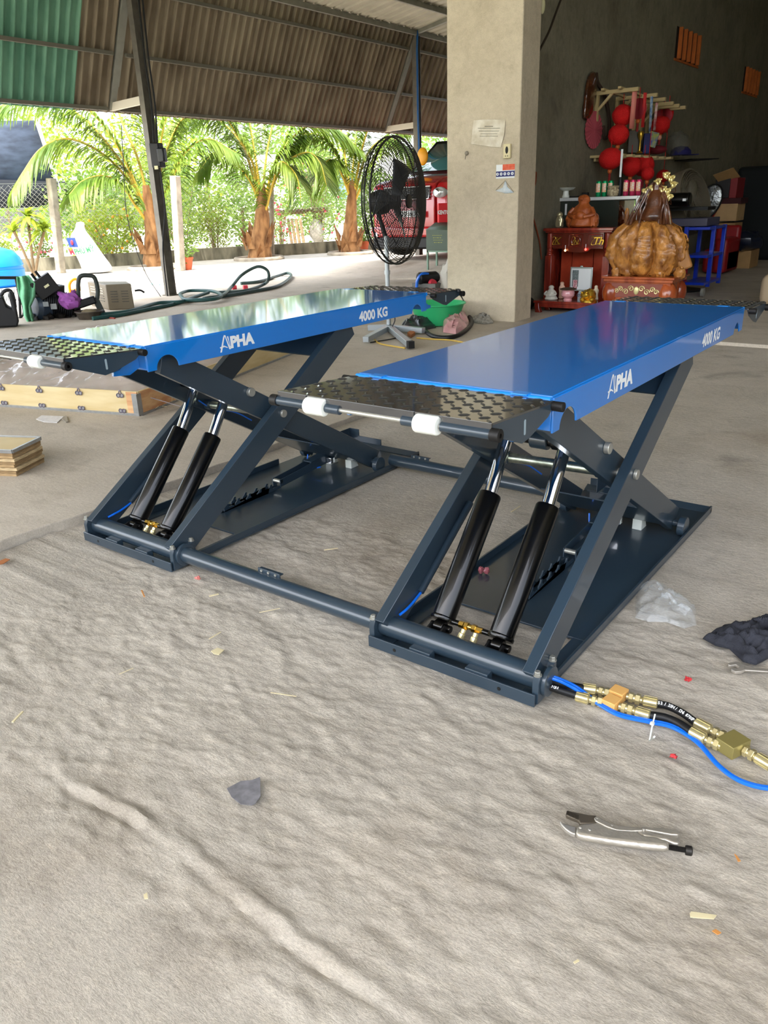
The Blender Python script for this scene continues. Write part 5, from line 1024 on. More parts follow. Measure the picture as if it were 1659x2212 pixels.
p=PY(1462,432,9.0); T=thing('black_speaker','glossy black cylinder speaker beside the gold flowers','speaker',tuple(p)); MB().cyl(p-Vector((.17,0,0)),p+Vector((.17,0,0)),.085,26).build('body',M_black,T,bevel=.02); MB().cbox(p+Vector((.12,-.088,.0)),(.04,.006,.03)).build('sticker',M_white,T)
MB().box(p.x-.3,p.x+.35,9.15,9.5,p.z-.13,p.z-.09).build('wall_board',M_mblack,label='black board carrying the cylinder speaker',cat='shelf')
q=G(1652,662,.03); T=thing('beige_crate','beige rounded box at the right edge of the hall','box',tuple(q)); a,b,c,e=FB(1640,592,1672,640,q.y); MB().box(a,b+.5,q.y,q.y+.7,.03,e).build('box_body',mat('beige_box','B8A488',.6),T,bevel=.10,seg=4)
# pillar notices
ypf=6.268
def flat(pts,m,name,lab,cat,y=ypf,th=.002): 
    v=[PY(u,v_,y) for u,v_ in pts]; return MB().add([tuple(p) for p in v],[tuple(range(len(v)))]).build(name,m,label=lab,cat=cat,solid=th,smooth=False)
T=thing('paper_notice','creased white paper notice taped high on the pillar','notice',tuple(PY(1055,316,ypf)))
pts=[(1023,260),(1050,258),(1092,259),(1089,290),(1082,318),(1060,317),(1040,314),(1018,311),(1020,285)]; v=[PY(a,b,ypf-.004-.010*(i%2)) for i,(a,b) in enumerate(pts)]; cc=PY(1055,288,ypf-.012)
MB().add([tuple(p) for p in v]+[tuple(cc)],[(i,(i+1)%9,9) for i in range(9)]).build('sheet',mat('aged_paper','E8E2D2',.7,0,col2='C4B89E',vs=7),T,smooth=False,solid=.001)
for k,(w,vv) in enumerate(((9,273),(24,277),(22,283),(18,289),(20,294))): a=PY(1056-w,vv,ypf-.0165); b=PY(1056+w,vv,ypf-.0165); MB().beam(a,b,.001,.008 if k==0 else .004).build('text_line',mat('faded_ink','8A8678',.8),T)
T=thing('wall_socket','cream surface socket with black plug hole on the pillar','socket',tuple(PY(1097,342,ypf))); a,b,c,e=FB(1090,311,1105,342,ypf); MB().box(a,b,ypf-.03,ypf,c,e).build('socket_body',mat('cream_plastic','D8CCA0',.4),T,bevel=.004)
m_=(a+b)/2; MB().ell((m_,ypf-.03,(c+e)/2+.01),(.017,.006,.035),16).build('dark_dial',M_mblack,T)
for s in (-1,1): MB().cyl((m_+s*.012,ypf-.033,c+.022),(m_+s*.012,ypf-.028,c+.022),.005,8).build('pin_hole',M_mblack,T)
T=thing('safety_sticker','blue and orange safety sticker with white round pictograms on the pillar','sticker',tuple(PY(1091,385,ypf))); a,b,c,e=FB(1072,355,1112,385,ypf); h=e-c
MB().box(a,b,ypf-.002,ypf,c,e).build('backing',M_white,T); MB().box(a,b,ypf-.003,ypf-.002,c+h*.12,c+h*.52).build('blue_band',mat('sticker_blue','2A2E6E',.5),T); MB().box(a+.35*(b-a),b,ypf-.003,ypf-.002,c+h*.58,e).build('orange_band',mat('sticker_orange','E07050',.5,col2='D84A28',vs=30),T)
for k in range(5):
    xx=a+(b-a)*(k+.25)/5+.006; dsk=MB().cyl((xx,ypf-.004,c+h*.32),(xx,ypf-.003,c+h*.32),.0155,16).build('pictogram',M_white,T); MB().box(xx-.003,xx+.003,ypf-.005,ypf-.004,c+h*.32-.008,c+h*.32+.008).build('pictogram_mark',mat('sticker_blue','2A2E6E',.5),T)
T=thing('hanging_tag','small folded blue-white paper boat hung on two strings under the sticker','paper ornament',tuple(PY(1090,418,ypf)))
pp=[PY(u,v_,ypf-.006) for u,v_ in ((1070,412),(1086,405),(1092,389),(1096,404),(1110,416),(1092,418))]; MB().add([tuple(p) for p in pp],[tuple(range(6))]).build('folded_paper',mat('paper_blue','C4D4DC',.6,col2='E8ECEC',vs=20),T,solid=.003)
MB().tube([PY(1071,411,ypf-.008),PY(1091,390,ypf-.008),PY(1110,415,ypf-.008)],.0025,5).build('string',mat('string','8A8070',.8),T)
p=PY(1008,331,ypf-.006); T=thing('cut_conduit','broken conduit stub poking out of the pillar','conduit',tuple(p)); MB().lathe([(.008,-.006),(.024,-.002),(.02,.01),(.01,.014)],p,10,(0,-1,0)).build('stub',mat('stub_grey','8E887A',.6,.4),T); MB().tube(bez([p,p+Vector((.0,-.02,-.03)),p+Vector((-.01,-.015,-.06))],4),.003,5).build('wire_end',M_rubber,T)
# small things left of the altar at the wall foot
P=G(1152,690,.03); MB().ell((PY(1165,662,7.55).x-.02,7.3,.10),(.07,.07,.08),16).build('dark_jar',M_black,label='small dark glazed jar at the wall foot left of the altar',cat='jar')
# ================================================================ foreground: hoses, tools, scraps
def nutrun(T,a,b,pat,m=M_brass):
    """a run of hex nuts and rings between a and b"""
    a,b=Vector(a),Vector(b); d=(b-a); L=d.length; d=d.normalized(); s=0; tot=sum(p[1] for p in pat)
    for kind,l,r in pat:
        l2=l/tot*L; p=a+d*s; s+=l2
        MB().lathe([(r*.93,0),(r,.08*l2),(r,.92*l2),(r*.93,l2)],p,6 if kind=='hex' else 18,d).build('hex_nut' if kind=='hex' else 'ring',m,T)
PAT=[('r',.6,.0075),('hex',.9,.0115),('r',.5,.009),('hex',1.0,.0125),('r',.5,.0075)]
def g(u,v,z=.014): return G(u,v,z)
def ferr(T,a,b):
    a,b=Vector(a),Vector(b); d=b-a; F=MB(); F.lathe([(.011,0),(.0145,.003),(.0145,d.length-.003),(.011,d.length)],a,14,d)
    for k in range(7):
        e=d.orthogonal().normalized(); f=d.normalized().cross(e); q=(e*math.cos(k*.9)+f*math.sin(k*.9))*.0145; F.beam(a+q+d*.08,a+q+d*.92,.003,.002,up=tuple(q))
    F.build('crimp_ferrule',M_brass,T)
def hose(T,pts,r=.0105,m=M_rubber,nm='rubber_hose'): return MB().tube(bez(pts,8),r,14).build(nm,m,T)
def blk(T,c,s,h,m,rz,nm):
    c=Vector(c); return MB().cbox(c+Vector((0,0,0)),(s[0],s[1],h),rz=rz).build(nm,m,T,bevel=.0015)
PAT=[(k,l,r*1.25) for k,l,r in PAT]
T=thing('hydraulic_hose','upper black hydraulic hose with gold tee block and printed white marking',"hose",tuple(g(1320,1500,0)),'hydraulic hoses leaving the right lift')
hose(T,[(.604,.045,.062),g(1205,1475,.04),g(1258,1486,.018)]); ferr(T,g(1256,1486),g(1289,1491)); nutrun(T,g(1289,1491),g(1321,1500),PAT)
blk(T,g(1336,1499,.014),(.042,.040),.030,M_orange,-.1,'tee_block'); nutrun(T,g(1353,1504),g(1388,1513),PAT); ferr(T,g(1388,1513),g(1421,1520))
hp=[g(1419,1520),g(1445,1526),g(1475,1541),g(1505,1562)]; hose(T,hp); ferr(T,g(1502,1560),g(1536,1578)); nutrun(T,g(1536,1578),g(1570,1594),PAT)
hc=bez(hp,24); acc=[0]
for i in range(1,len(hc)): acc.append(acc[-1]+(hc[i]-hc[i-1]).length)
txt='53 / 2SN / DN6 8700P'; Lh=acc[-1]
for i,ch in enumerate(txt):
    if ch==' ': continue
    s=Lh*(.03+.95*i/len(txt)); j=max(k for k in range(len(acc)) if acc[k]<=s); j=min(j,len(hc)-2); d=(hc[j+1]-hc[j]).normalized(); up=Vector((0,0,1)); e=up.cross(d).normalized()
    nrm=(up*.8-e*.6).normalized(); ey=nrm.cross(d); p=hc[j]+nrm*.0108; text_mb(ch,.0085,p-ey*.004,d,ey,bold=.03,depth=.0002,sx=.9).build('hose_print',M_white,T,smooth=False)
T=thing('hydraulic_hose','lower black hydraulic hose with gold tee block under the blue air lines','hose',tuple(g(1320,1520,0)),'hydraulic hoses leaving the right lift')
hose(T,[(.604,.03,.046),g(1205,1490,.03),g(1246,1503,.016)]); ferr(T,g(1243,1503),g(1273,1511)); nutrun(T,g(1273,1511),g(1306,1518),PAT); blk(T,g(1321,1519,.014),(.040,.042),.030,M_orange,-.15,'tee_block')
nutrun(T,g(1337,1525),g(1372,1536),PAT); ferr(T,g(1372,1536),g(1405,1546)); hose(T,[g(1403,1545),g(1435,1550),g(1465,1562),g(1494,1581)],r=.0115); ferr(T,g(1491,1579),g(1524,1597)); nutrun(T,g(1524,1597),g(1558,1612),PAT)
for k,ch in enumerate('SI 3Q25'):
    if ch!=' ': text_mb(ch,.0065,G(1178,1481,.05)+(G(1207,1489,.045)-G(1178,1481,.05))*(k/7),(1,.0,-.1),(-.0,.75,.65),bold=.03,sx=.9).build('hose_print',M_white,T,smooth=False)
T=thing('manifold_block','olive gold brass manifold block joining both hoses at the right edge','manifold',tuple(g(1582,1612,0)))
blk(T,g(1583,1608,.018),(.052,.066),.036,mat('olive_block','978C54',.4,.4),-.42,'block_body'); nutrun(T,g(1602,1618),g(1634,1636),PAT); ferr(T,g(1633,1635),g(1668,1656)); hose(T,[g(1666,1655),g(1700,1672),g(1740,1690)])
for k,off in enumerate((0,.0085)):
    pts=[(.602,.052-off,.066),g(1212,1468+off*500,.055),g(1245,1484+off*700,.028),g(1285,1512+off*500,.014),g(1335,1541+off*400,.010),g(1400,1556+off*400,.008),g(1452,1568+off*400,.008),g(1505,1600+off*400,.008),g(1555,1655+off*300,.008),g(1608,1689+off*300,.008),g(1680,1702+off*300,.008),g(1760,1690,.008)]
    MB().tube(bez(pts,8),.0052,10).build('air_hose',M_bluehose,label=('blue air hose, upper of the twin lines curving to the right edge','blue air hose, lower of the twin lines curving to the right edge')[k],cat='hose',group='blue air hoses')
MB().tube([g(1415,1543,.03),g(1409,1568,.016),g(1403,1600,.004),g(1411,1594,.006),g(1415,1590,.01)],.0022,6).cbox(g(1409,1563,.022),(.010,.008,.006)).build('cable_tie',M_nylon,label='white nylon cable tie tail beside the blue air hoses',cat='cable tie')
# locking pliers
def zp(x,y): return (1180+x*.217,1700+y*.217)
def flatpx(T,pts,z0,z1,nm,m,bev=.002,parent=None):
    v=[G(*zp(*p),z=(z0+z1)/2) for p in pts]; return MB().pz([(q.x,q.y) for q in v],z0,z1).build(nm,m,T,bevel=bev,seg=3)
c=G(1350,1808); T=thing('locking_pliers','steel locking pliers lying open on the concrete in the foreground','pliers',(c.x,c.y,.004)); M_pl=mat('plier_steel','BCB6AA',.34,.68,var=.12,vs=25,bump=.15,bs=90)
flatpx(T,[(285,492),(300,420),(340,388),(430,380),(520,372),(640,430),(880,447),(960,500),(1100,520),(1225,572),(1220,632),(1000,612),(800,588),(600,562),(350,518)],.006,.026,'body',M_pl,.009)
flatpx(T,[(130,350),(185,388),(250,402),(300,415),(288,490),(245,475),(195,440),(150,395)],.009,.021,'lower_jaw',mat('jaw_steel','C4C0B8',.3,.7),.003)
flatpx(T,[(200,248),(275,265),(420,295),(500,300),(520,372),(430,385),(335,382),(318,345),(255,322),(192,292)],.009,.021,'upper_jaw',mat('jaw_dark','6A6256',.4,.6),.003)
J=MB()
for k in range(9):
    a=G(*zp(200+k*14,297+k*6.5),z=.015); b=G(*zp(212+k*13,262+k*5),z=.015); J.beam(a+Vector((0,0,.006)),b+Vector((0,0,.006)),.0012,.0015)
J.build('jaw_teeth',mat('jaw_teeth','3E3830',.5,.8),T)
flatpx(T,[(475,315),(492,298),(515,297),(560,328),(640,365),(720,390),(860,405),(960,412),(960,440),(850,447),(700,436),(600,400),(490,345)],.022,.027,'top_lever',M_pl,.002)
flatpx(T,[(940,430),(960,412),(1180,430),(1305,453),(1322,475),(1312,495),(1240,492),(1080,462),(960,442)],.014,.026,'top_lever',M_pl,.004)
flatpx(T,[(888,452),(960,446),(1080,478),(1210,510),(1300,520),(1328,555),(1315,585),(1270,580),(1190,545),(1080,528),(960,502)],.012,.024,'release_lever',M_pl,.004)
for x,y in ((508,320),(655,390),(432,432),(340,410),(970,428)): q=G(*zp(x,y),z=.024); MB().lathe([(.0035,0),(.0038,.002),(.002,.0035)],q,14).build('rivet',mat('jaw_steel','C4C0B8',.3,.7),T)
a,b=G(*zp(1222,600),z=.015),G(*zp(1385,628),z=.015); s=MB(); d=(b-a)
s.lathe([v for k in range(22) for v in ((.0052,d.length*k/22),(.0062,d.length*(k+.5)/22))],a,16,d); s.build('adjusting_screw',mat('screw_dark','34322F',.45,.6),T)
MB().lathe([(.0095,0),(.0105,.002),(.0105,.012),(.0085,.014)],b,20,d).build('screw_head',mat('screw_dark','34322F',.45,.6),T)
# spanner
c=G(1600,1445); T=thing('open_end_spanner','steel open end spanner at the right edge below the dark rag','spanner',(c.x,c.y,.004))
def sp(pts,z0,z1,nm,bev): v=[G(1440+x*.1989,1060+y*.1989,z=(z0+z1)/2) for x,y in pts]; MB().pz([(q.x,q.y) for q in v],z0,z1).build(nm,M_steel,T,bevel=bev,seg=3)
sp([(662,1900),(680,1880),(760,1870),(805,1890),(850,1925),(850,1955),(810,1975),(745,1980),(700,1955),(705,1935),(770,1942),(785,1925),(750,1900),(690,1912)],.004,.014,'spanner_head',.002)
sp([(845,1925),(1000,1935),(1300,1950),(1300,1985),(1000,1965),(845,1955)],.006,.012,'spanner_shank',.002)
# crumpled things
def crumple(out,h,seed,nm,m,lab,cat,z=.003,amp=1,rings=14,fr=22,conv=None,base=0,solid=0,sub=0):
    pts=[Vector(conv(*p)) if conv else G(*p,z=z) for p in out]; n=len(pts)*6; loop=[]
    L_=len(pts)
    for i in range(L_):
        for k in range(6): t=k/6; loop.append(pts[i].lerp(pts[(i+1)%L_],t*t*(3-2*t)*.5+t*.5))
    c=sum(loop,Vector())/len(loop); vs=[]
    for r in range(rings):
        t=1-r/rings
        for p in loop:
            q=c+(p-c)*t; e=1-t*t; nv=noise.noise(Vector((q.x*fr,q.y*fr,seed))); n2=noise.noise(Vector((q.x*fr*2.7,q.y*fr*2.7,seed+5)))
            zz=h*(.25*e**.5+e**.6*(.55*(1-abs(nv)*2.2)+.35*(1-abs(n2)*2))*amp)
            j=Vector((n2,nv,0))*h*.35*min(1,e*2); vs.append(q+j+Vector((0,0,max(0,zz))))
    vs.append(c+Vector((0,0,h*.6))); k=len(loop); mb=MB(); fs=[(r*k+i,r*k+(i+1)%k,(r+1)*k+(i+1)%k,(r+1)*k+i) for r in range(rings-1) for i in range(k)]+[((rings-1)*k+i,(rings-1)*k+(i+1)%k,len(vs)-1) for i in range(k)]
    return mb.add(vs,fs).build(nm,m,label=lab,cat=cat,solid=solid,smooth=True,sub=sub,ang=170 if solid else 50)
M_clear=mat('clear_film','DCE4E8',.07,0,alpha=.24,coat=1,spec=1)
crumple([(1372,1300),(1378,1268),(1405,1258),(1440,1270),(1478,1300),(1503,1315),(1505,1350),(1478,1358),(1440,1344),(1400,1343),(1372,1335)],.055,3,'clear_plastic_bag',M_clear,'crumpled clear plastic bag on the floor right of the right lift','plastic bag',fr=14)
M_rag=mat('navy_cloth','2E3038',.85,0,var=.2,vs=6,bump=.3,bs=200)
crumple([(1518,1380),(1560,1356),(1610,1352),(1640,1338),(1700,1320),(1720,1400),(1665,1420),(1632,1437),(1605,1430),(1575,1402),(1545,1395)],.05,8,'dark_rag',M_rag,'crumpled dark navy cloth rag at the right edge of the floor','rag',fr=17,solid=.002,rings=22)
def chip(pts,m,nm,lab,cat,grp=None,h=.002,z=.003): v=[G(*p,z=z) for p in pts]; MB().pz([(q.x,q.y) for q in v],z,z+h).build(nm,m,label=lab,cat=cat,group=grp,smooth=False)
M_chip=mat('pine_chip','D8CCA4',.7,0,var=.1); M_or=mat('orange_chip','C88A48',.7); M_redb=mat('red_scrap','C03438',.5)
def stick(u0,v0,u1,v1,w,lab,m=M_chip,nm='wood_splinter',cat='wood splinter',z=.006): 
    a,b=G(u0,v0,z),G(u1,v1,z); MB().beam(a,b,w,w*.5).build(nm,m,label=lab,cat=cat,group='wood splinters on the floor')
chip([(456,1407),(470,1400),(484,1405),(473,1415),(462,1413)],M_chip,'wood_chip','square pale wood chip on the floor below the splinter between the lifts','wood chip')
chip([(1490,1974),(1493,1970),(1548,1978),(1542,1986),(1510,1984),(1491,1982)],M_chip,'wood_chip','long pale wood chip on the floor below the locking pliers','wood chip')
chip([(310,1934),(318,1929),(320,1942),(312,1943)],M_chip,'wood_chip','tiny pale chip on the bare floor at the lower left','wood chip')
chip([(1538,2012),(1546,2008),(1558,2016),(1550,2020)],M_or,'wood_chip','orange flake just below the long pale chip','wood chip')
chip([(1586,1845),(1592,1850),(1600,1861),(1594,1862)],M_or,'wood_chip','orange flake right of the locking pliers','wood chip')
stick(27,1560,49,1537,.006,'pale splinter at the left edge of the floor',z=.008); stick(452,1380,477,1365,.0035,'pale splinter above the square wood chip'); stick(258,1456,288,1443,.0025,'thin straw left of the square chip in the open floor')
stick(306,1275,312,1289,.005,'short orange brown splinter in front of the left lift',M_or); stick(560,1323,605,1314,.003,'thin straw below the front link pipe'); stick(585,1496,640,1504,.003,'long thin straw at the middle of the floor'); stick(1104,1106,1124,1093,.004,'pale stick on the floor behind the left cylinder of the right lift')
stick(452,1288,472,1283,.006,'curled pale shaving below the front link pipe'); stick(700,1188,730,1184,.005,'curled pale straw beside the left lift base plate'); stick(1240,2080,1250,2074,.004,'small yellow splinter at the bottom of the picture')
stick(1425,1140,1470,1148,.002,'fine pale straw right of the right lift base') 
chip([(0,1212),(12,1207),(22,1209),(8,1218),(0,1220)],mat('dry_leaf','A86838',.8),'dry_leaf','brown dry leaf at the left edge beside the raised slab','leaf')
chip([(490,1704),(520,1688),(545,1686),(562,1679),(563,1720),(552,1736),(545,1740),(520,1738),(500,1722)],mat('wet_scrap','77767A',.6,0,var=.25,vs=40),'dark_patch','flat dark grey flake stuck to the floor in the foreground','flake',h=.0015,z=.0015)
for u,v,w,lab in ((1487,1467,.010,'small red plastic scrap below the spanner'),(1455,1633,.009,'small red plastic scrap left of the manifold block'),(428,1248,.012,'pinkish red curl of plastic beside the foot of the left lift')):
    p=G(u,v,.006); MB().ell(p,(w,w*.8,w*.6),10,amp=.8,fr=3,seed=u).build('red_scrap',M_redb if u>500 else mat('pink_plastic','D88078',.4),label=lab,cat='plastic scrap')
P=G(1045,1238,.014); T=thing('red_wire_caps','pair of red and clear plastic caps lying on the right lift base plate','plastic caps',tuple(P)); 
for s in (-1,1): MB().ell(P+Vector((s*.010,s*.004,.012)),(.011,.011,.013),12,amp=.5,seed=s).build('cap',mat('cap_redclear','A86068',.25,alpha=.85),T)
# ================================================================ crate, boards and paper on the left
M_ply=mat('plywood','D9C79A',.6,0,col2='C8B07C',vs=2.5,stretch=(1,1,6)); M_redw=mat('reddish_ply','BE8458',.6,0,col2='DDB482',vs=6,stretch=(.3,1,4)); M_galv=mat('galv_strip','A8AAAC',.35,.8,var=.1,vs=30)
C0=G(304,898,.03); e2=(G(655,755,.03)-C0); L2=e2.length; e2/=L2; e1=Vector((-e2.y,e2.x,0)); L1=2.2; H=.158; up=Vector((0,0,1))
T=thing('plywood_crate','open plywood crate with metal edge strips and film wrapped load, left of the left lift','crate',(C0.x,C0.y,.03))
def panel(a,d,L,nm,m,z0=.0,h=H,th=.012,o=0): MB().beam(a+up*(z0+h/2)+d*o,a+up*(z0+h/2)+d*(o+L),th,h).build(nm,m,T,bevel=.002)
panel(C0,e1,L1,'front_panel',M_ply,.008); panel(C0+e2*L2,e1,L1,'rear_panel',M_ply,.008); panel(C0,e2,L2,'side_panel',M_ply,.008); panel(C0+e1*L1,e2,L2,'side_panel',M_ply,.008)
panel(C0-e1*.002-e2*.001,e2,.42,'broken_patch',M_redw,.01,H-.005,.016,.015); panel(C0-e2*.002,e1,.09,'corner_patch',M_redw,.01,H-.006,.016)
for (a,d,L) in ((C0-e2*.010,e1,L1),(C0-e1*.010,e2,L2)): MB().beam(a+up*.006,a+d*L+up*.006,.010,.022).build('edge_strip',M_galv,T,bevel=.001)
MB().beam(C0-e1*.012-e2*.010+up*.01,C0-e1*.012-e2*.010+up*(H-.005),.05,.006,up=tuple(e1)).build('corner_strip',M_galv,T,bevel=.001)
MB().beam(C0+e1*.02-e2*.012+up*.01,C0+e1*.02-e2*.012+up*(H-.005),.045,.004,up=tuple(e2)).build('corner_strip',M_galv,T,bevel=.001)
M_ring=mat('clip_ring','7C7488',.35,.7)
for k in range(8):
    for top in (0,1):
        c=C0+e1*(.135+.345*k)-e2*.012+up*(H-.022 if top else .030); cl=MB().cbox(c,(.05,.004,.022),rz=math.atan2(e1.y,e1.x)).build('clip_plate',M_galv,T)
        for s in (-1,1): MB().tube([c+e1*s*.014+(e1*math.cos(t)+up*math.sin(t))*.013-e2*.003 for t in np.linspace(0,2*PI,13)[:-1]],.003,5,closed=True).build('clip_ring',M_ring,cl)
        if top: MB().tube(bez([c+up*.012-e1*.012,c+up*.035,c+up*.012+e1*.012],4),.003,5).build('clip_hook',M_ring,cl)
for k in range(7):
    rn=random.Random(k); a=C0+e2*(.15+.04*k)-e1*.012+up*.012; MB().beam(a,a+Vector((rn.uniform(-.02,.06),rn.uniform(-.06,0),rn.uniform(.0,.05))),.003,.003).build('splinter',M_chip,T)
MB().beam(C0+e1*.0+e2*.12+up*.10,G(405,882,.05),.010,.002).build('strap_end',mat('strap_grey','B0A8B0',.4),T)
M_film=mat('wrap_film','D6CEC8',.12,0,alpha=.38,coat=1,var=.05,bump=.8,bs=14)
mb=MB(); mb.sheet(lambda a,b:C0+e1*(.02+a*(L1-.04))+e2*(.03+b*(L2-.1))+up*(H*.8+.10*min(1,8*a,8*(1-a),8*b,8*(1-b))+.05*(1-abs(noise.noise(Vector((a*9,b*11,1))))*2.4)*min(1,10*a,6*b)+.02*noise.noise(Vector((a*40,b*40,3)))),90,100); mb.build('film_wrap',M_film,T)
mb=MB(); mb.sheet(lambda a,b:C0+e1*(.06+a*(L1-.12))+e2*(.08+b*(L2-.2))+up*(H*.72+.03*noise.noise(Vector((a*7,b*9,4)))),40,40); mb.build('foam_load',mat('foam_load','C2B0A0',.8,0,var=.15,vs=5),T)
a=G(292,893,.004)
chip([(78,906),(90,898),(138,900),(123,914),(95,912)],mat('white_card','D8D6D6',.6,0,var=.1,vs=40),'paper_card','white printed card lying on the slab in front of the crate','card',h=.003,z=.032)
chip([(133,905),(143,898),(148,911),(143,913)],mat('grey_tag','8E8880',.5),'grey_tag','small grey curled tag beside the white card','tag',h=.004,z=.034)
for k in range(8):
    z=.03+.0165*k; c=G(38-k%2,1030,.03); M_e=mat('board_edge%d'%(k%3),('A88C64','8E7450','C0A880')[k%3],.8,0,var=.25,vs=30,stretch=(1,1,8)); a=Vector((c.x+.008*((k*7)%3-1),c.y,z+.011)); b=Vector((-2.93,.52,0)); d=Vector((-.90,-.43,0)).normalized(); e=Vector((-.43,.90,0)).normalized()
    mb=MB(); p=[a,a+e*.25,a+e*.25+d*.5,a+d*.5]; mb.pz([(q.x,q.y) for q in p],z,z+.0150).build('plywood_board',M_e,label='thin plywood board in the low stack at the left edge, '+('bottom one','second from bottom','third from bottom','fourth from bottom','fifth from bottom','sixth from bottom','seventh, just under the top','topmost')[k],cat='board',group='plywood boards stacked at the left edge',bevel=.001)
c=G(38,1030,.03); a=Vector((c.x,c.y,.166)); p=[a,a+e*.25,a+e*.25+d*.5,a+d*.5]; T=thing('crate_lid_panel','small plywood panel with bright metal rim lying on the board stack','panel',tuple(a)); MB().pz([(q.x,q.y) for q in p],.163,.172).build('panel_sheet',M_ply,T)
for q0,q1 in zip(p,p[1:]+p[:1]): MB().beam(Vector((q0.x,q0.y,.170)),Vector((q1.x,q1.y,.170)),.012,.018).build('metal_rim',M_galv,T)
# ================================================================ clutter by the first post
J0=G(60,692,.03); vd=Vector((J0.x-CX,J0.y-CY,0)).normalized(); rd_=Vector((vd.y,-vd.x,0)); sc=(J0-CAM).length/FPX
def pp(T,pts,P,off,th,nm,m,bev=.01,**k):
    v=[D(u,v_,P,off) for u,v_ in pts]; mb=MB(); n=len(v); mb.add([tuple(q) for q in v]+[tuple(q+vd*th) for q in v],[tuple(range(n))[::-1],tuple(range(n,2*n))]+[(i,(i+1)%n,n+(i+1)%n,n+i) for i in range(n)]); return mb.build(nm,m,T,bevel=bev,**k)
P=G(20,708,.03); T=thing('black_jerrycan','black plastic jerrycan with moulded handle at the left edge','jerrycan',tuple(P)); M_jc=mat('jerry_black','1E1F22',.5)
pp(T,[(-30,708),(38,706),(41,694),(34,655),(28,634),(20,628),(18,640),(26,668),(15,662),(6,640),(-30,655)],P,0,.28,'body',M_jc,.02); MB().tube(bez([D(0,642,P,.1),D(8,630,P,.1),D(20,627,P,.1),D(28,638,P,.1),D(33,664,P,.1)],5),.022,10).build('handle',M_jc,T)
P=G(45,690,.03); T=thing('black_trolley','black tube trolley frame with basket behind the jerrycan, towel over its bar','trolley',tuple(P)); MB().tube(bez([D(-40,600,P,.1),D(30,600,P,.1),D(50,600,P,.1)],4),.022,10).build('push_bar',M_mblack,T)
MB().tube([D(34,602,P,.15),D(42,640,P,.15),D(44,688,P,.15)],.018,8).build('upright',M_mblack,T); MB().tube(bez([D(44,640,P,.2),D(50,680,P,.2),D(20,695,P,.2)],5),.014,8).build('lower_rail',M_mblack,T)
bk=MB()
for k in range(12): bk.tube([D(-10+k*4.5,625,P,.25),D(-8+k*4.3,650,P,.25)],.005,5)
bk.build('wire_basket',mat('basket_grey','8A8C8C',.5,.5),T)
mb=MB(); left=[(36,598),(38,620),(42,640),(50,662),(52,682),(60,697)]; right=[(62,594),(76,612),(76,640),(66,662),(72,686),(74,694)]
def tw(a,b):
    j=min(4,int(b*5)); f=b*5-j; l=Vector(left[j]+(0,)).lerp(Vector(left[j+1]+(0,)),f); r=Vector(right[j]+(0,)).lerp(Vector(right[j+1]+(0,)),f); q=l.lerp(r,a); return D(q.x,q.y,P,-.28+.05*math.sin(a*11+b*3)+.03*noise.noise(Vector((a*3,b*5,0))))
mb.sheet(tw,26,30).build('green_towel',mat('towel_green','74B88E',.95,0,var=.12,vs=20,bump=.4,bs=150),label='green cloth towel hanging over the black trolley bar',cat='towel',solid=.012)
P=G(95,690,.03); T=thing('engine_unit','black engine and alternator unit lying among the clutter beside the towel','engine',tuple(P)); M_eng=mat('engine_black','1A1C20',.45,.2,var=.3,vs=12); M_blu=mat('engine_blue','2E3C4C',.35,.2)
c=D(88,662,P,.1); MB().lathe([(.02,-.12),(.15,-.11),(.19,-.06),(.19,.06),(.15,.11),(.02,.12)],c,26,(rd_*-.85-vd*.45+up*.1)).build('flywheel_cover',M_blu,T)
c=D(125,655,P,.1); m2=MB(); axd=(rd_*.95+up*-.25).normalized(); m2.lathe([v for k in range(14) for v in ((.15,.026*k-.18),(.165,.026*k-.172),(.165,.026*k-.160),(.15,.026*k-.155))],c,22,axd).build('ribbed_motor',M_eng,T)
MB().cbox(c+Vector((0,0,.18))-rd_*.05,(.26,.22,.14),rz=.5,ry=.2).build('terminal_box',M_mblack,T,bevel=.01); q=D(116,662,P,-.1); MB().cbox(q,(.08,.01,.07),rz=.63).build('rating_plate',mat('plate_silver','A8AEB0',.4,.5),T); q=D(99,657,P,-.12); MB().cbox(q,(.07,.01,.06),rz=.63).build('rating_plate',mat('plate_silver','A8AEB0',.4,.5),T)
for k,(u,v,r) in enumerate(((78,690,.07),(100,690,.09),(132,686,.08),(150,688,.06),(165,672,.07),(80,640,.06),(112,628,.07))): MB().ell(D(u,v,P,.05),(r*1.6,r,r),12,amp=.7,fr=3,seed=k).build('greasy_casting',mat('greasy','26221E',.5,.2,var=.3,vs=15),T)
MB().tube(bez([D(60,660,P),D(66,682,P),D(85,693,P),D(105,694,P)],5),.01,8).build('guard_tube',M_mblack,T)
c=D(97,618,P,.0); T=thing('control_box','tilted black control box with three prongs on top of the engine pile','control box',tuple(c-Vector((0,0,.15)))); R_=Matrix.Rotation(-.5,3,vd)
MB().beam(c-R_@rd_*.14,c+R_@rd_*.14,.22,.24).build('box_body',M_mblack,T,bevel=.01); MB().cbox(c-vd*.13+R_@rd_*.02,(.07,.006,.03),rz=.63,ry=-.5).build('label_plate',mat('label_cream','C8C49C',.6),T)
for k in range(3): q=c+R_@(rd_*(-.10+.06*k)+up*.12); MB().cyl(q,q+R_@up*.09,.018,10).build('prong',M_rubber,T)
c=D(152,650,P,-.12); T=thing('purple_cloth_bag','purple knotted cloth bundle between the engine and the arched frame','bag',tuple(c-Vector((0,0,.1)))); M_pur=mat('purple_cloth','9A54A4',.8,0,var=.2,vs=12)
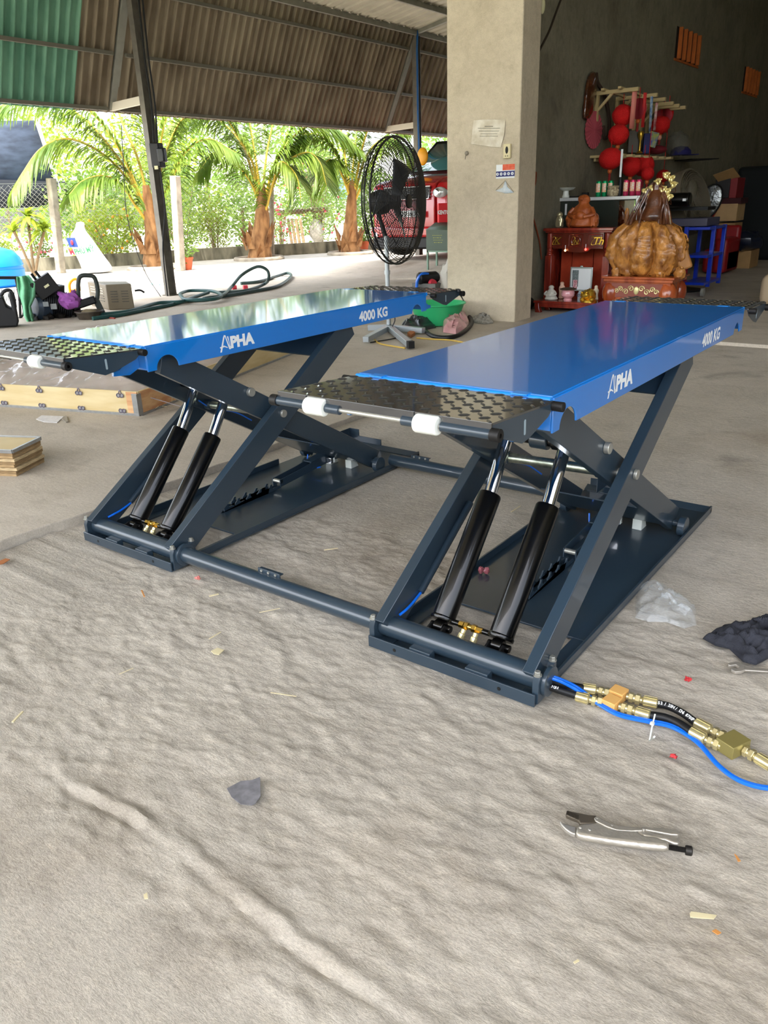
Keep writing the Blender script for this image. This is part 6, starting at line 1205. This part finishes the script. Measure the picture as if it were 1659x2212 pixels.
MB().ell(c,(.17,.13,.10),22,amp=.35,fr=3).build('bundle',M_pur,T); MB().ell(D(140,640,P,-.14),(.16,.05,.03),16,amp=.6,rot=Matrix.Rotation(.3,3,'Y')).build('loose_flap',M_pur,T); MB().ell(D(160,640,P,.02),(.04,.05,.08),12,amp=.6,seed=4).build('knot',M_pur,T)
c=G(163,655,.03); T=thing('yellow_jug','orange yellow plastic jug with loop handle behind the arched frame','jug',tuple(c)); M_yj=mat('yellow_plastic','F0A80A',.4)
pp(T,[(155,655),(175,655),(174,628),(166,624),(154,626)],c,0,.14,'jug_body',M_yj,.02); MB().tube(bez([D(152,634,c,.07),D(150,615,c,.07),D(158,604,c,.07),D(168,606,c,.07),D(172,628,c,.07)],5),.022,10).build('loop_handle',M_yj,T)
P=G(222,683,.03); T=thing('arched_tube_frame','dark green arched tube handle frame standing before the grey welder','frame',tuple(P)); MB().tube(bez([D(170,650,P),D(169,612,P),D(174,597,P),D(190,595,P),D(204,600,P),D(211,625,P),D(210,645,P)],6),.028,12).build('arch_tube',mat('frame_green','2A322E',.45),T)
MB().beam(D(205,643,P),D(222,678,P),.08,.02,up=tuple(vd)).build('flat_foot',mat('frame_green','2A322E',.45),T); MB().beam(D(158,662,P),D(206,646,P),.12,.1).build('side_rail',M_eng,T,bevel=.02)
P=G(248,671,.03); T=thing('grey_welder','olive grey louvred steel welder case standing on the slab left of the first post','welding machine',tuple(P)); M_wl=mat('welder_olive','6E6450',.5,0,var=.06,vs=4); M_wld=mat('welder_side','4E4A40',.5)
a,b,c2=G(236,670,.03),G(291,668,.03),G(197,660,.03); hgt=PV(240,614,a).z-.03
MB().add([a,b,b+vd*.45,c2,a+up*hgt,b+up*hgt,b+vd*.45+up*hgt,c2+up*hgt],[(0,1,5,4),(1,2,6,5),(2,3,7,6),(3,0,4,7),(4,5,6,7),(0,3,2,1)]).build('case',M_wl,T,bevel=.012)
for (p0,p1,rows,cols) in ((c2,a,6,2),(a,b,5,2)):
    dd=(p1-p0); nrm=Vector((dd.y,-dd.x,0)).normalized()
    for i in range(rows):
        for j in range(cols):
            q=p0+dd*(.15+.42*j)+up*hgt*(.32+.1*i)+nrm*.003; MB().beam(q,q+dd*.26,.006,.010).build('louvre',mat('slot_light','B8B4A4',.5) if (i>2 and p0 is c2) else M_wld,T)
MB().tube(bez([D(291,628,P,.1),D(303,627,P,.1),D(312,632,P,.1)],4),.014,8).build('rear_handle',M_mblack,T)
P=G(195,688,.03); T=thing('oil_pan','dirty round drip pan with a rag in front of the arched frame','pan',tuple(P)); MB().lathe([(.14,0),(.17,.09),(.185,.09),(.18,.10),(.16,.10),(.13,.02),(.01,.015)],P,24).build('pan',mat('pan_brown','4A4238',.5,.3,var=.3,vs=12),T); MB().ell(P+Vector((0,0,.085)),(.10,.09,.035),14,amp=.4).build('rag',mat('rag_tan','8A7E64',.9),T)
MB().tube([G(212,684,.04),G(248,688,.036)],.012,6).build('red_rod',mat('rod_red','8E3020',.6),label='thin rusty red rod on the slab beside the drip pan',cat='rod')
M_hose=mat('hose_green','1F4A48',.45,0,var=.2,vs=6)
for k,(pts,lab) in enumerate((([(200,688),(260,680),(320,668),(370,658),(400,650),(440,648),(478,640)],'dark green hose lying along the slab past the welder'),([(215,680),(280,672),(340,655),(390,652),(420,642),(450,632)],'dark green hose just behind the other running past the welder'),
   ([(392,640),(390,634),(410,628),(450,628),(470,632),(478,640),(460,646),(420,648),(398,646)],'teal hose coil right of the first post foot'))):
    P_=[G(u,v,.055+.02*k) for u,v in pts]; mb=MB(); mb.tube(bez(P_,8),.026,10) if k<2 else mb.tube(bez(P_+[P_[0]],8),.026,10); mb.build('garden_hose',M_hose,label=lab,cat='hose',group='green hoses on the slab')
P=G(520,630,.03); MB().tube(bez([G(440,645,.10),G(480,638,.10),D(500,620,P),D(520,596,P),D(545,580,P,.1),D(562,576,P,.1),D(578,585,P,.1),D(580,602,P,.0),G(570,614,.10),G(530,628,.08),G(470,632,.08)],8),.026,10).build('garden_hose',mat('hose_grey','3A4E4C',.45,0,var=.2,vs=6),label='grey green hose standing up in a big open loop',cat='hose',group='green hoses on the slab')
MB().tube(bez([G(480,640,.06),G(540,630,.06),G(600,618,.06),G(628,598,.07),G(622,590,.08),G(600,596,.06),G(560,608,.06),G(520,612,.06)],8),.028,10).build('garden_hose',mat('hose_grey','3A4E4C',.45,0,var=.2,vs=6),label='grey hose doubled back to the right of the open loop',cat='hose',group='green hoses on the slab')
for u in (506,530): q=G(u,621,.06); MB().cyl(q-rd_*.035,q+rd_*.035,.04,12).build('red_coupling',mat('coupling_red','D84050',.4),label='small red hose coupling '+('left' if u==506 else 'right')+' of the pair inside the hose loop',cat='coupling')
# blue tank
P=G(5,618,0); T=thing('blue_tank','bright blue plastic water tank at the left edge beyond the clutter','tank',tuple(P)); sc2=(P-CAM).length/FPX; r=58*sc2; M_tank=mat('tank_blue','0E7CE6',.35)
cc=P+rd_*(-.15); zt=PV(0,532,P).z; MB().lathe([(r*.9,0),(r,.05),(r,zt*.42),(r*.97,zt*.44),(r*.97,zt*.5),(r,zt*.52),(r*.93,zt*.72),(r*.75,zt*.88),(r*.45,zt*.97),(.01,zt)],(cc.x,cc.y,0),40).build('tank_shell',M_tank,T); MB().lathe([(.1,zt),(.1,zt+.06),(.01,zt+.07)],(cc.x,cc.y,-.02),18).build('tank_lid',M_tank,T)
MB().tube(bez([G(60,600,.02),G(150,597,.02),G(230,600,.02),G(300,610,.02),G(345,615,.02)],6),.014,6).build('thin_hose',mat('hose_mint','7EC0B0',.5),label='thin mint green hose straggling over the sunlit yard',cat='hose')
# ================================================================ clutter behind the left lift, at the pillar
P=G(950,690,.03); T=thing('green_basin','bright green plastic basin half hidden behind the left lift deck','basin',tuple(G(945,700,.03))); c=G(945,700,.03); MB().lathe([(.20,0),(.22,.01),(.30,.22),(.32,.225),(.315,.235),(.29,.22),(.20,.02),(.01,.015)],c,36).build('basin',mat('basin_green','2FA868',.4),T)
MB().tube(bez([G(905,700,.05),G(935,726,.05),G(985,726,.05),G(1018,700,.05),G(1010,680,.06),G(985,672,.1),G(930,690,.09),G(895,700,.06)],8),.022,10).build('black_hose',M_rubber,label='thick black hose looped round the pink plastic bag',cat='hose')
cv=lambda u,v:G(u,v,.035)
crumple([(957,718),(956,700),(962,690),(985,682),(1005,684),(1014,700),(1010,714),(985,722)],.20,5,'pink_plastic_bag',mat('pink_bag','D09C9C',.3,coat=.5,alpha=.92),'pink plastic bag full of things inside the black hose loop','plastic bag',conv=cv,fr=7,amp=.7)
crumple([(866,706),(885,695),(910,696),(935,700),(942,708),(905,716),(870,712)],.12,6,'black_tarp',mat('tarp_black','24282C',.4,coat=.3),'crumpled black tarp piece behind the fan foot','tarp',conv=cv,fr=8)
crumple([(1018,696),(1022,686),(1045,684),(1062,690),(1066,698),(1045,700)],.08,9,'grey_crumpled_sheet',mat('grey_sheet','8E8A80',.4,var=.4,vs=30),'grey crumpled sheet lying at the foot of the pillar','sheet',conv=cv,fr=14)
MB().tube(bez([G(808,732,.04),G(820,742,.04),G(850,748,.04),G(875,752,.04)],6),.008,6).build('yellow_cable',mat('cord_yellow','C8A850',.6),label='thin yellow cable on the slab in front of the fan foot',cat='cable')
MB().tube(bez([G(900,730,.04),G(940,733,.04),G(975,735,.04),G(1010,742,.04),G(1040,752,.04)],6),.008,6).build('yellow_cable',mat('cord_yellow','C8A850',.6),label='thin yellow cable running right past the black hose loop',cat='cable')
chip([(880,724),(890,718),(897,724),(888,730)],mat('dry_leaf','A86838',.8),'dry_leaf','crisp orange leaf on the fan foot bar side','leaf',h=.03,z=.035)
c=G(930,640,.03); T=thing('water_pump','small motor pump with blue hose behind the far ramp of the left lift','pump',tuple(c)); c2=D(925,600,c); MB().lathe([(.07,-.16),(.085,-.14),(.085,.12),(.06,.16)],c2,22,rd_).build('motor',M_eng,T); MB().box(c2.x-.2,c2.x+.2,c2.y-.12,c2.y+.12,.03,c2.z-.07).build('pump_stand',mat('stand_grey','6A6A66',.6),T); MB().lathe([(.05,-.03),(.06,.03)],D(935,612,c,-.1),18,vd).build('red_cap',mat('coupling_red','D84050',.4),T)
MB().tube(bez([D(900,625,c,-.1),D(902,605,c,-.1),D(912,592,c,-.1),D(925,592,c,-.05)],6),.022,10).build('blue_inlet_hose',M_bluehose,T)
c=G(972,640,.03); MB().ell(D(972,615,c),(.16,.14,.32),18,amp=.35,seed=2).build('white_sack',mat('sack_white','C8C4BA',.8),label='white sack standing against the pillar behind the far ramp',cat='sack')
MB().tube(bez([PX(990,628,-.9),D(1003,655,c,-.3),D(1003,678,c,-.3)],5),.006,6).build('thin_wire',M_rubber,label='thin black wire hanging by the pillar from the far ramp',cat='wire')
